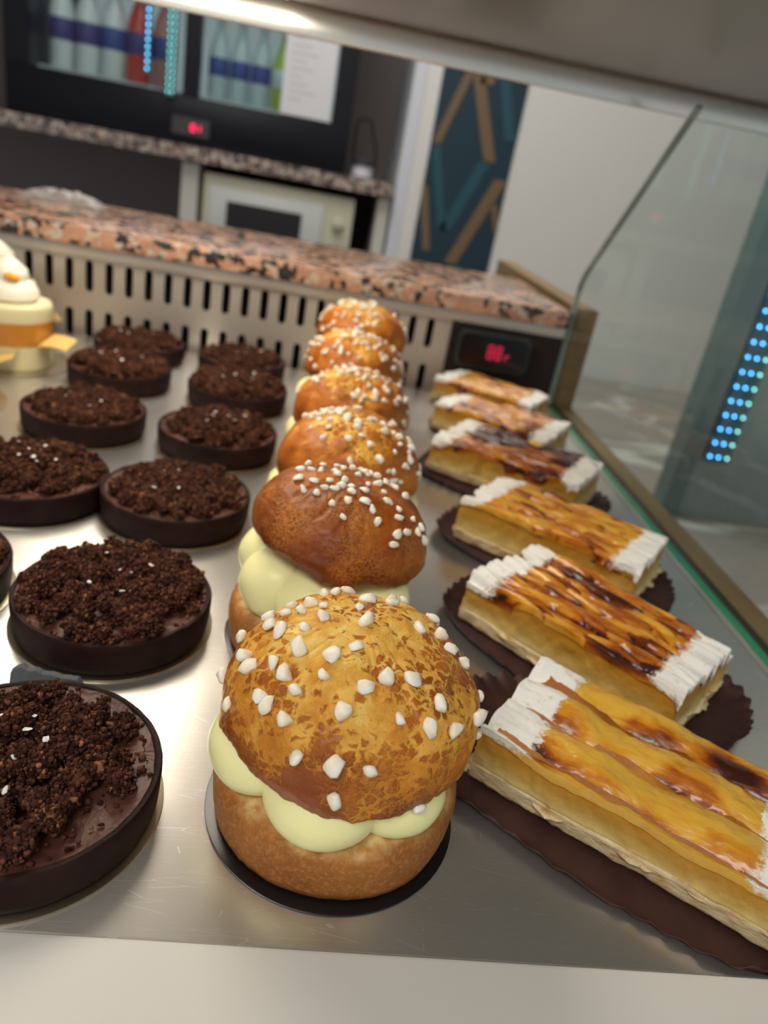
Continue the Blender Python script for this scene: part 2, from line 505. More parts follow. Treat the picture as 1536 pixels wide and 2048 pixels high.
FLOOR = -0.95
struct(box('floor', (-3, -1.6, FLOOR - 0.05), (3.4, 3.2, FLOOR), mat('grey_floor', (0.22, 0.20, 0.18), 0.5)))
struct(box('ceiling', (-3, -1.6, 1.66), (3.4, 3.2, 1.70), mat('white_ceiling', (0.75, 0.72, 0.66), 0.9)))
struct(box('wall_back', (0.20, 2.30, FLOOR), (3.4, 2.42, 1.66), M_wall))
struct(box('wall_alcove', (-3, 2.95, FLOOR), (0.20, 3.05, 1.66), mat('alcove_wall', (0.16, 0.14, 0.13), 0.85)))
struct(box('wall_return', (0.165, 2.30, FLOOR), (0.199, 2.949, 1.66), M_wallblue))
struct(box('wall_left', (-3.0, -1.5, FLOOR), (-2.9, 3.0, 1.66), M_wall))

# teal wall covering, a flat strip on the back wall
wp = empty('wallpaper_strip', (0.36, 2.299, 0.0), 0, 'teal wall covering strip with ochre and blue chevron bands', 'wallpaper')
X0, X1 = 0.240, 0.478
box('backing', (X0, 2.296, -0.60), (X1, 2.2995, 1.5), M_teal, wp)


def band(name, pts, m):
    """parallelogram band (x0,z0)-(x1,z1) with horizontal width w, clipped to the strip"""
    (xa, za), (xb, zb), w = pts
    n_ = 12; V = []; F = []
    for i in range(n_ + 1):
        t = i / n_; x = xa + (xb - xa) * t; z = za + (zb - za) * t
        l = min(max(x, X0), X1); r = min(max(x + w, X0), X1)
        V += [(l - 0.36, -0.0052, z), (r - 0.36, -0.0052, z), (l - 0.36, -0.003, z), (r - 0.36, -0.003, z)]
    for i in range(n_):
        a = 4 * i; b = a + 4
        F += [(a, a + 1, b + 1, b), (a + 2, b + 2, b + 3, a + 3), (a, b, b + 2, a + 2), (a + 1, a + 3, b + 3, b + 1)]
    return link(name, mesh_np(name, V, F, False), m, wp)


PER = 0.47
for k in (0, 1):
    o_ = k * PER
    for nm, a, b, w, m_ in (('ochre_band', (0.312, 0.480), (0.2555, 0.297), 0.023, M_ochre), ('ochre_band', (0.336, 0.480), (0.414, 0.276), 0.034, M_ochre),
                            ('blue_band', (0.2567, 0.292), (0.315, 0.080), 0.026, M_teal_lt), ('blue_band', (0.402, 0.272), (0.326, 0.080), 0.034, M_teal_lt),
                            ('ochre_band', (0.458, 0.235), (0.360, -0.010), 0.036, M_ochre), ('ochre_band', (0.243, 0.185), (0.283, 0.015), 0.022, M_ochre),
                            ('blue_band', (0.410, 0.480), (0.458, 0.335), 0.030, M_teal_lt), ('ochre_band', (0.452, 0.170), (0.480, 0.095), 0.020, M_ochre)):
        band(nm, ((a[0] - w / 2, a[1] + o_), (b[0] - w / 2, b[1] + o_), w), m_)

# ------------------------------------------------------------------ back counter with fridge and microwave
bc = empty('back_counter', (-0.62, 2.6, FLOOR), 0, 'white back counter with a thin grey-pink granite top below the fridge', 'counter')
box('granite_top', (-1.5, 2.27, 0.137), (0.158, 2.94, 0.172), M_granite2, bc)
box('divider', (-0.432, 2.30, FLOOR), (-0.386, 2.90, 0.136), mat('divider_laminate', (0.52, 0.50, 0.45), 0.6), bc)
box('divider', (0.122, 2.30, FLOOR), (0.156, 2.90, 0.136), mat('side_laminate', (0.52, 0.52, 0.44), 0.6), bc)
box('back_panel', (-1.5, 2.90, FLOOR), (0.156, 2.93, 0.136), M_niche, bc)
box('shelf', (-1.5, 2.31, -0.175), (0.121, 2.89, -0.15), M_niche, bc)

mw = empty('microwave_oven', (-0.157, 2.5, -0.149), 0, 'cream microwave oven standing under the back counter', 'microwave')
box('casing', (-0.371, 2.30, -0.149), (0.058, 2.62, 0.113), M_cream_plastic, mw, 0.006)
box('door_frame', (-0.352, 2.288, -0.120), (-0.028, 2.299, 0.082), M_grey_plastic, mw, 0.004)
box('door_window', (-0.300, 2.282, -0.075), (-0.088, 2.2875, 0.050), mat('oven_window', (0.022, 0.020, 0.022), 0.3), mw)
kb = lathe('dial', [(0.017, 0), (0.017, 0.012), (0.013, 0.016), (0.004, 0.016)], M_cream_plastic, mw, (0.175, -0.2005, 0.189), 24)
kb.rotation_euler = (R(90), 0, 0)
box('dial_pointer', (0.016, 2.279, 0.044), (0.020, 2.283, 0.056), M_grey_plastic, mw)

fr = empty('drinks_fridge', (-0.445, 2.6, 0.172), 0, 'black glass-fronted drinks fridge on the back counter', 'fridge')
FY = 2.30
fz0, fz1 = 0.1725, 0.92
box('bottom_panel', (-0.90, FY, fz0), (0.014, 2.86, 0.292), M_black, fr, 0.004)
box('side_panel', (-0.90, FY, 0.2925), (-0.836, 2.86, fz1), M_black, fr)
box('side_panel', (-0.040, FY, 0.2925), (0.014, 2.86, fz1), M_black, fr)
box('top_panel', (-0.835, FY, 0.86), (-0.041, 2.86, fz1), M_black, fr)
box('door_post', (-0.442, FY, 0.2925), (-0.402, FY + 0.04, 0.859), M_black, fr)
M_fint = mat('fridge_lining', (0.30, 0.36, 0.37), 0.5, emit=(0.62, 0.72, 0.70), es=0.30)  # lining glows by itself to imitate the fridge's inner light
fl_ = area('fridge_lamp', (-0.44, 2.36, 0.85), (-0.44, 2.52, 0.30), 0.7, 0.05, 1.2, (0.9, 0.97, 1.0))
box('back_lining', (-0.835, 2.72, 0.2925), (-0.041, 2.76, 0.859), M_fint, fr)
for z in (0.293, 0.575):
    box('rack', (-0.833, FY + 0.05, z), (-0.043, 2.719, z + 0.006), M_grey_plastic, fr)
box('glass_door', (-0.834, FY + 0.010, 0.293), (-0.443, FY + 0.016, 0.858), M_fglass, fr)
box('glass_door', (-0.401, FY + 0.010, 0.293), (-0.042, FY + 0.016, 0.858), M_fglass, fr)
tp = box('thermostat', (-0.464, FY - 0.006, 0.196), (-0.364, FY - 0.0005, 0.240), mat('thermostat_face', (0.045, 0.040, 0.040), 0.4), fr)


def seg7(chars, h, w, gap, thick, m, depth=0.001):
    """seven-segment lettering as one mesh in the xz plane, facing -y"""
    segs = {'a': ((0, h), (w, h)), 'b': ((w, h), (w, h / 2)), 'c': ((w, h / 2), (w, 0)), 'd': ((0, 0), (w, 0)), 'e': ((0, h / 2), (0, 0)), 'f': ((0, h), (0, h / 2)), 'g': ((0, h / 2), (w, h / 2))}
    table = {'0': 'abcdef', '1': 'bc', '3': 'abcdg', '8': 'abcdefg', '-': 'g', 'r': 'eg', 'c': 'deg'}
    bm = bmesh.new(); x = 0
    for ch in chars:
        for s_ in table.get(ch, ''):
            (xa, za), (xb, zb) = segs[s_]
            lo = (x + min(xa, xb) - thick / 2 + (thick * .6 if xa != xb else 0), -depth, min(za, zb) - thick / 2 + (thick * .6 if za != zb else 0))
            hi = (x + max(xa, xb) + thick / 2 - (thick * .6 if xa != xb else 0), 0, max(za, zb) + thick / 2 - (thick * .6 if za != zb else 0))
            box_bm(bm, lo, hi)
        x += w + gap
    me = bpy.data.meshes.new('digits'); bm.to_mesh(me); bm.free()
    me.materials.append(m); return me


M_red = mat('red_led', (0.3, 0, 0.02), 0.5, emit=(1.0, 0.01, 0.09), es=2.6)
M_red2 = mat('dim_red_led', (0.2, 0, 0.02), 0.5, emit=(1.0, 0.03, 0.10), es=0.40)
dg = link('digits', seg7('01', 0.014, 0.009, 0.005, 0.0028, M_red), None, tp, (0.002, -0.004, 0.014))

# bottles on the fridge racks
M_bw = mat('clear_bottle', (0.62, 0.66, 0.64), 0.2)
M_bred = mat('red_orange_drink', (0.50, 0.055, 0.030), 0.25)
M_bred2 = mat('faded_red_drink', (0.42, 0.20, 0.19), 0.25)
M_bblue = mat('blue_label', (0.035, 0.06, 0.22), 0.5)
M_bpur = mat('violet_label', (0.05, 0.04, 0.16), 0.5)
M_bgreen = mat('yellow_green_drink', (0.30, 0.42, 0.06), 0.3)
M_bteal = mat('pale_teal_bottle', (0.42, 0.52, 0.52), 0.2)
M_capw = mat('white_bottle_cap', (0.6, 0.6, 0.62), 0.4)


def bottle(x, y, z, r, h, body, lab, capm, label):
    b = empty('drink_bottle', (x, y, z), 0, label, 'bottle', None)
    pr = [(r * 0.8, 0), (r, 0.006), (r, h * 0.58), (r * 0.86, h * 0.68), (r * 0.42, h * 0.84), (r * 0.36, h * 0.93), (r * 0.36, h * 0.945)]
    lathe('bottle_body', pr, body, b, None, 24)
    lathe('label_band', [(r * 1.01, h * 0.30), (r * 1.025, h * 0.305), (r * 1.025, h * 0.52), (r * 1.01, h * 0.525)], lab, b, None, 24)
    lathe('bottle_cap', [(r * 0.42, h * 0.935), (r * 0.42, h), (r * 0.36, h * 1.005)], capm, b, None, 20)
    return b


bx_ = [(-0.798, M_bw, M_bpur, 'clear bottle with violet label, far left in the fridge'),
       (-0.729, M_bw, M_bpur, 'clear bottle with violet label, second from the left in the fridge'),
       (-0.660, M_bw, M_bblue, 'clear bottle with blue label standing just left of the red drink'),
       (-0.591, M_bred, M_bpur, 'brighter orange-red drink bottle in the middle of the left fridge door'),
       (-0.522, M_bred2, M_bblue, 'darker red drink bottle beside the fridge door post')]
for x, bm_, lb_, lab in bx_:
    bottle(x, 2.44, 0.2995, 0.033, 0.235, bm_, lb_, M_bpur, lab)
for i, (x, bm_, lb_) in enumerate([(-0.372, M_bteal, M_bblue), (-0.313, M_bteal, M_bblue), (-0.254, M_bteal, M_bblue), (-0.195, M_bgreen, M_bteal)]):
    bottle(x, 2.44, 0.2995, 0.028, 0.20, bm_, lb_, M_capw,
           ['blue-banded water bottle nearest the fridge door post', 'blue-banded water bottle in the middle of the right fridge door', 'blue-banded water bottle left of the green one', 'yellow-green drink bottle half hidden by the paper sheet'][i])

# paper sheet on the fridge door
ps = empty('paper_sheet', (-0.113, FY - 0.002, 0.295), 0, 'white printed paper sheet taped to the right fridge door', 'paper')
me = bpy.data.meshes.new('sheet'); bm = bmesh.new(); box_bm(bm, (-0.068, -0.0008, 0), (0.068, 0.0, 0.205)); bm.to_mesh(me); bm.free()
link('sheet', me, M_white_card, ps)
bm = bmesh.new()
for k in range(9):
    z = 0.182 - k * 0.018
    wln = 0.03 + 0.05 * ((k * 7) % 5) / 5
    box_bm(bm, (-0.050, -0.0011, z), (-0.050 + wln, -0.0008, z + 0.0025))
me = bpy.data.meshes.new('printed_lines'); bm.to_mesh(me); bm.free()
link('printed_lines', me, mat('grey_ink', (0.36, 0.36, 0.42), 0.8), ps)

# columns of glowing dots added to imitate lights reflected in glass
def reflected_dots(name, loc, cols, rows, dx, dz, rad, mA, mB, label, tilt=0.0, skew=0.0):
    s = empty(name, loc, 0, label, 'light strip')
    box('housing', (loc[0] - 0.006, loc[1], loc[2] - 0.01), (loc[0] + dx * (cols - 1) + 0.006, loc[1] + 0.008, loc[2] + dz * rows), M_bwstrip, s)
    V, F = ico(1)
    meA = mesh_np('led', V * rad, F); meA.materials.append(mA)
    meB = mesh_np('led', V * rad, F); meB.materials.append(mB)
    for r in range(rows):
        for c in range(cols):
            link('led', meB if c == cols - 1 else meA, None, s, (c * dx + skew * (r % 2), -rad - 0.0006, r * dz))
    return s


M_bwstrip = mat('strip_backing', (0.05, 0.12, 0.14), 0.5)
M_reflb = mat('blue_led', (0.2, 0.5, 0.8), 0.4, emit=(0.07, 0.40, 1.0), es=9)
M_reflg = mat('cyan_led', (0.3, 0.7, 0.7), 0.4, emit=(0.22, 0.72, 0.70), es=5.5)
M_reflb2 = mat('soft_blue_led', (0.2, 0.5, 0.8), 0.4, emit=(0.10, 0.42, 0.78), es=6)

# ------------------------------------------------------------------ beyond the glass on the right: ledge and a built reflection
struct(box('trim_1', (0.42, 0.30, -0.32), (3.3, 2.29, -0.28), M_marble))
bpy.data.objects['trim_1']['kind'] = 'structure'
bpy.data.objects['trim_1'].name = 'marble_ledge'
tag(bpy.data.objects['marble_ledge'], 'grey veined marble ledge seen low through the side glass', 'ledge')
del bpy.data.objects['marble_ledge']['kind']
mb = bpy.data.objects['marble_ledge']
tpst = empty('teal_cabinet', (1.13, 1.245, -0.28), 0, 'dull teal upright cabinet with a strip of blue lights, right edge', 'cabinet')  # solid stand-in added for a teal reflection in the side glass
box('cabinet_body', (0.706, 1.228, -0.2795), (1.60, 1.262, 1.0), mat('teal_grey_laminate', (0.30, 0.36, 0.35), 0.45), tpst)
box('corner_post', (0.672, 1.215, -0.2795), (0.7055, 1.262, 1.0), mat('dark_teal_post', (0.15, 0.21, 0.21), 0.4), tpst)

# ------------------------------------------------------------------ the display case
case = empty('display_case', (-0.3, 0.4, FLOOR), 0, 'refrigerated pastry display case holding the steel tray', 'display case')
GX = 0.264
# grille with long slots
def grille():
    z0, z1 = -0.06, 0.0855
    y = 0.798; pitch = 0.0197; xs = [-0.3147 + pitch * k for k in range(-14, 24)]
    xs = [x for x in xs if x < 0.135]
    w = 0.0040
    rows = [(0.0405, 0.0720), (-0.0070, 0.0225)]
    bm = bmesh.new()
    xl, xr = xs[0] - pitch / 2, 0.263
    nseg = 6
    def quad(pts):
        bm.faces.new([bm.verts.new(Vector(p)) for p in pts])
    zs = [z0, rows[1][0] - 0.004, rows[1][1] + 0.004, rows[0][0] - 0.004, rows[0][1] + 0.004, z1]
    # horizontal bands
    for a, b in ((0, 1), (2, 3), (4, 5)):
        quad([(xl, y, zs[a]), (xr, y, zs[a]), (xr, y, zs[b]), (xl, y, zs[b])])
    for (za, zb) in rows:
        zA, zB = za - 0.004, zb + 0.004
        for x in xs:
            a, b = x - pitch / 2, x + pitch / 2
            # rounded slot ring, outer rectangle to inner stadium
            inner = []
            for k in range(nseg + 1):
                t = math.pi * k / nseg; inner.append((x + w * math.cos(t), zb - w + w * math.sin(t)))
            for k in range(nseg + 1):
                t = math.pi + math.pi * k / nseg; inner.append((x + w * math.cos(t), za + w + w * math.sin(t)))
            outer = []
            for k in range(nseg + 1):
                f = k / nseg
                outer.append((b, zb - w) if k == 0 else (a, zb - w) if k == nseg else (b + (a - b) * f, zB))
            for k in range(nseg + 1):
                f = k / nseg
                outer.append((a, za + w) if k == 0 else (b, za + w) if k == nseg else (a + (b - a) * f, zA))
            nn = len(inner)
            for k in range(nn):
                k2 = (k + 1) % nn
                p = [(inner[k][0], y, inner[k][1]), (outer[k][0], y, outer[k][1]), (outer[k2][0], y, outer[k2][1]), (inner[k2][0], y, inner[k2][1])]
                quad(p)
            for (A, B, C_) in (((b, zb - w), (b, zB), (b + (a - b) / nseg, zB)), ((a, zb - w), (a + (b - a) / nseg, zB), (a, zB)),
                               ((a, za + w), (a, zA), (a + (b - a) / nseg, zA)), ((b, za + w), (b + (a - b) / nseg, zA), (b, zA))):
                quad([(A[0], y, A[1]), (B[0], y, B[1]), (C_[0], y, C_[1])])
            # slot depth walls
            for k in range(nn):
                k2 = (k + 1) % nn
                quad([(inner[k][0], y, inner[k][1]), (inner[k2][0], y, inner[k2][1]), (inner[k2][0], y + 0.004, inner[k2][1]), (inner[k][0], y + 0.004, inner[k][1])])
        if xs[-1] + pitch / 2 < xr:
            quad([(xs[-1] + pitch / 2, y, zA), (xr, y, zA), (xr, y, zB), (xs[-1] + pitch / 2, y, zB)])
    bmesh.ops.remove_doubles(bm, verts=bm.verts, dist=1e-5)
    bmesh.ops.recalc_face_normals(bm, faces=bm.faces)
    me = bpy.data.meshes.new('slotted_grille'); bm.to_mesh(me); bm.free()
    return me


def child(o, parent):
    o.parent = parent; o.location = Vector(o.location) - Vector(parent.location); return o


child(link('slotted_grille', grille(), M_vent), case)
box('duct', (-0.66, 0.830, -0.06), (0.263, 0.84, 0.0855), M_blackmat, case)
box('grille_lip', (-0.66, 0.792, 0.0745), (0.263, 0.7975, 0.0860), M_vent, case, 0.001)
box('display_mount', (0.141, 0.7945, -0.06), (0.2630, 0.7972, 0.0740), mat('dark_brown_plate', (0.028, 0.018, 0.016), 0.5, spec=0.25), case)  # dark sheet added to stand in for shade on the grille's right end
box('wooden_side_board', (0.2715, 0.801, FLOOR), (0.2965, 1.24, 0.108), M_wood, case)
box('wooden_rail', (0.2795, -0.30, FLOOR), (0.2965, 0.8005, -0.001), M_wood, case)
box('glass_channel', (0.2712, -0.30, -0.06), (0.2793, 0.8005, -0.002), mat('dark_channel', (0.035, 0.022, 0.016), 0.35), case)
box('front_panel', (-0.75, -0.35, FLOOR), (0.2785, 0.1385, 0.003), M_white, case, 0.002)
box('body', (-0.75, 0.1395, FLOOR), (0.2635, 0.795, -0.07), M_white, case)


def pane_mesh(x0, x1, prof, name):
    n_ = len(prof)
    V = [(x0, y, z) for y, z in prof] + [(x1, y, z) for y, z in prof]
    F = [tuple(range(n_)), tuple(range(2 * n_ - 1, n_ - 1, -1))]
    for k in range(n_):
        k2 = (k + 1) % n_
        F.append((k, k + n_, k2 + n_, k2))
    me = mesh_np(name, V, F, False)
    bm = bmesh.new(); bm.from_mesh(me); bmesh.ops.recalc_face_normals(bm, faces=bm.faces); bm.to_mesh(me); bm.free()
    return me


prof = [(-0.30, 0.0), (0.797, 0.0), (0.799, 0.125), (0.797, 0.134), (0.790, 0.1445), (0.640, 0.2897), (-0.30, 0.2897)]
child(link('side_glass', pane_mesh(0.2655, 0.2705, prof, 'side_glass'), M_pane), case)
# its ground edges: green along the bottom, pale along the bevelled far end
edge = [(0.7995, 0.002), (0.8015, 0.125), (0.799, 0.136), (0.7915, 0.1475), (0.640, 0.2925), (0.6385, 0.2898), (0.790, 0.1445), (0.797, 0.134), (0.799, 0.125), (0.7972, 0.002)]
child(link('glass_end_edge', pane_mesh(0.2654, 0.2706, edge, 'glass_end_edge'), M_greenpale), case)
box('glass_bottom_edge', (0.2652, -0.30, -0.006), (0.2708, 0.799, -0.0003), M_green, case)
box('steel_lip', (0.2608, 0.14, -0.010), (0.2648, 0.795, -0.0004), mat('pale_steel_lip', (0.5, 0.47, 0.43), 0.35, metal=0.6), case)

# shelf above with its aluminium edge and the lamp
box('upper_shelf', (-0.75, 0.17, 0.3105), (0.60, 0.705, 0.320), M_shelf, case)
box('aluminium_edge', (-0.75, 0.7005, 0.2895), (0.60, 0.7065, 0.3100), M_alu, case, 0.001)
box('edge_seal', (-0.75, 0.6975, 0.3082), (0.60, 0.7004, 0.3098), M_brownline, case)
lb = box('shelf_lamp', (-0.205, 0.36, 0.3040), (-0.052, 0.650, 0.3103), mat('warm_led_tube', (0.9, 0.88, 0.8), 0.4, emit=(1.0, 0.90, 0.74), es=8.5), case, 0.002)

# granite worktop
gr = box('granite_worktop', (-1.1, 0.785, 0.0865), (0.263, 1.035, 0.1035), M_granite, None, 0.0015)
tag(gr, 'pink granite worktop with black flecks behind the pastry case', 'worktop')

# temperature display
dp = empty('temperature_display', (0.1885, 0.7930, 0.029), 0, 'black digital temperature display with red figures at the end of the grille', 'display')


def rounded_box_y(w, h, d, r, seg=6):
    pts = []
    for cxs, czs, a0 in ((1, 1, 0), (-1, 1, 90), (-1, -1, 180), (1, -1, 270)):
        for k in range(seg + 1):
            a = R(a0 + 90 * k / seg)
            pts.append((cxs * (w / 2 - r) + r * math.cos(a), czs * (h / 2 - r) + r * math.sin(a)))
    n_ = len(pts)
    V = [(x, -d, z) for x, z in pts] + [(x, 0, z) for x, z in pts]
    F = [tuple(range(n_ - 1, -1, -1)), tuple(range(n_, 2 * n_))]
    for k in range(n_):
        k2 = (k + 1) % n_
        F.append((k, k2, k2 + n_, k + n_))
    return V, F


V, F = rounded_box_y(0.080, 0.040, 0.010, 0.008)
link('bezel', mesh_np('bezel', V, F, False), mat('grey_teal_bezel', (0.035, 0.045, 0.047), 0.3), dp, (0, 0, 0.021))
V, F = rounded_box_y(0.074, 0.033, 0.002, 0.007)
link('screen', mesh_np('screen', V, F, False), mat('display_glass', (0.004, 0.004, 0.008), 0.18), dp, (0, -0.0101, 0.0205))
link('digits', seg7('88', 0.0135, 0.0050, 0.0038, 0.0019, M_red2), None, dp, (-0.006, -0.0122, 0.0145))
link('digits', seg7('r', 0.0100, 0.0040, 0.004, 0.0016, M_red2), None, dp, (0.0135, -0.0122, 0.0145))

# crumpled bag on the worktop
def crumple():
    nx, ny = 60, 30; V = []; F = []
    U, Vv = np.meshgrid(np.linspace(-1, 1, nx), np.linspace(-1, 1, ny))
    P = np.stack([U.ravel(), Vv.ravel(), 0 * U.ravel()], -1)
    e = np.clip(1 - np.maximum(np.abs(P[:, 0]), np.abs(P[:, 1])) ** 3, 0, 1)
    nz = np.abs(vnoise(P, 2.6, 3, 4, 0.55))
    z = e * (0.010 + 0.022 * nz + 0.006 * (1 - P[:, 0] ** 2)) + 0.0005
    x = P[:, 0] * 0.075 + 0.006 * vnoise(P, 2, 5); y = P[:, 1] * 0.035 + 0.005 * vnoise(P, 2, 6)
    top = np.stack([x, y, z], -1); bot = top.copy(); bot[:, 2] = 0
    F = []
    for j in range(ny - 1):
        for i in range(nx - 1):
            a = j * nx + i; F.append((a, a + 1, a + nx + 1, a + nx)); 
            b = a + nx * ny; F.append((b, b + nx, b + nx + 1, b + 1))
    N_ = nx * ny
    bd = [i for i in range(nx)] + [j * nx + nx - 1 for j in range(1, ny)] + [(ny - 1) * nx + i for i in range(nx - 2, -1, -1)] + [j * nx for j in range(ny - 2, 0, -1)]
    for k in range(len(bd)):
        a, b = bd[k], bd[(k + 1) % len(bd)]; F.append((b, a, a + N_, b + N_))
    return mesh_np('crumpled_bag', np.vstack([top, bot]), F)


cb = link('crumpled_bag', crumple(), mat('crumpled_film', (0.36, 0.32, 0.29), 0.35))
cb.location = (-0.325, 0.990, 0.1036); cb.scale = (0.62, 0.62, 0.55)
tag(cb, 'crumpled translucent bag lying at the back of the granite worktop', 'bag')

# dark appliance plug right of the fridge
pl = empty('small_jar', (0.065, 2.36, 0.1725), 0, 'small white pot with a black lid on the back counter right of the fridge', 'pot')
lathe('pot_body', [(0.026, 0), (0.030, 0.003), (0.030, 0.030), (0.027, 0.034)], mat('white_pot', (0.55, 0.55, 0.60), 0.4), pl, None, 24)
lathe('pot_lid', [(0.036, 0.0345), (0.036, 0.046), (0.020, 0.056), (0.006, 0.060)], mat('dark_lid', (0.03, 0.035, 0.035), 0.4), pl, None, 24)
cv = bpy.data.curves.new('power_cable', 'CURVE'); cv.dimensions = '3D'; cv.bevel_depth = 0.0032
sp = cv.splines.new('BEZIER'); pts = [(0.03, 0.02, 0.05), (0.055, 0.02, 0.155), (0.085, 0.02, 0.11), (0.105, 0.02, 0.03)]
sp.bezier_points.add(3)
for p_, q in zip(sp.bezier_points, pts):
    p_.co = q; p_.handle_left_type = p_.handle_right_type = 'AUTO'
tmp = bpy.data.objects.new('cable_curve', cv); COL.objects.link(tmp)
bpy.context.view_layer.update()
cme = bpy.data.meshes.new_from_object(tmp.evaluated_get(bpy.context.evaluated_depsgraph_get())); bpy.data.objects.remove(tmp)
cme.materials.clear(); cbl = link('power_cable', cme, M_black)
cbl.location = (0.0, 2.36, 0.172)
tag(cbl, 'black looping cable beside the fridge on the back counter', 'cable')

# tray
tray = box('steel_tray', (-0.70, 0.140, -0.012), (0.2602, 0.779, -0.0005), M_tray, None, 0.0008)
tag(tray, 'scratched brushed steel tray under all the pastries', 'tray')
Z0 = -0.0004

# ------------------------------------------------------------------ chocolate tarts
def crumble_mesh(seed, R0, count, cover, spread, flat=1.0, cull=(0.55, 1.9)):
    """clumps of baked crumbs: each clump a knobbly core wrapped in little grains"""
    rs = np.random.RandomState(seed)
    base1, F1 = ico(1); base2, F2 = ico(2)
    cl = []
    tries = 0
    while len(cl) < cover and tries < 9000:
        tries += 1
        r = R0 * math.sqrt(rs.rand()); a = rs.rand() * 2 * math.pi
        x, y = r * math.cos(a), r * math.sin(a)
        d = math.hypot(x - spread[0], y - spread[1]) / R0
        if rs.rand() < (d - cull[0]) * cull[1]: continue
        rad = 0.0017 + 0.0032 * rs.rand() ** 1.2
        if math.hypot(x, y) + rad > R0 + 0.0015: continue
        z = rad * 0.35
        for (X, Y, Z, Q) in cl:
            dd = math.hypot(X - x, Y - y)
            if dd < (Q + rad) * 0.62:
                z = max(z, Z + math.sqrt(max(0, ((Q + rad) * 0.62) ** 2 - dd * dd)) * 0.75)
        if z > (0.0088 - 0.0035 * d) * flat: continue
        cl.append((x, y, z, rad))
    C4 = np.array(cl)
    w = C4[:, 3] ** 2; w /= w.sum()
    idx = rs.choice(len(C4), size=count, p=w)
    D = rs.randn(count, 3); D[:, 2] = np.abs(D[:, 2]) * 1.0 - 0.35; D /= np.linalg.norm(D, axis=1)[:, None]
    cc = C4[idx]
    P = cc[:, :3] + D * (cc[:, 3] * (0.82 + 0.30 * rs.rand(count)))[:, None]
    lump = vnoise(P, 420, seed, 2)
    P = P + D * (lump * 0.0007)[:, None]
    # scattered loose grains
    nl = count // 40
    r = (R0 + 0.001) * np.sqrt(rs.rand(nl)); a = rs.rand(nl) * 2 * math.pi
    P[:nl] = np.stack([r * np.cos(a), r * np.sin(a), 0.0002 + 0 * r], -1)
    P[:, 2] = np.maximum(P[:, 2], 0.0001)
    rad = 0.00042 + 0.00070 * rs.rand(count) ** 2.2
    B = np.array(base1); V = B[None] * rad[:, None, None] * (0.65 + 0.7 * rs.rand(count, 1, 3))
    V *= (1 + 0.40 * (rs.rand(count, len(B), 1) - 0.5))
    V = (V + P[:, None, :]).reshape(-1, 3)
    F = (np.array(F1)[None] + (np.arange(count) * len(B))[:, None, None]).reshape(-1, 3)
    B2 = np.array(base2); k = len(C4)
    V2 = B2[None] * (C4[:, 3] * 0.84)[:, None, None] + C4[:, None, :3]
    V2 = V2.reshape(-1, 3); V2 += 0.0006 * vnoise(V2, 500, seed)[:, None]
    F2_ = (np.array(F2)[None] + (np.arange(k) * len(B2))[:, None, None]).reshape(-1, 3) + len(V)
    VV = np.vstack([V, V2]); F = np.vstack([F, F2_])
    me = bpy.data.meshes.new('cocoa_crumble')
    me.vertices.add(len(VV)); me.vertices.foreach_set('co', VV.ravel())
    nf = len(F); me.loops.add(nf * 3); me.polygons.add(nf)
    me.loops.foreach_set('vertex_index', F.ravel().astype(np.int32))
    me.polygons.foreach_set('loop_start', (np.arange(nf) * 3).astype(np.int32))
    me.polygons.foreach_set('loop_total', np.full(nf, 3, dtype=np.int32))
    me.update(calc_edges=True); me.validate()
    me.materials.append(M_crumb)
    return me


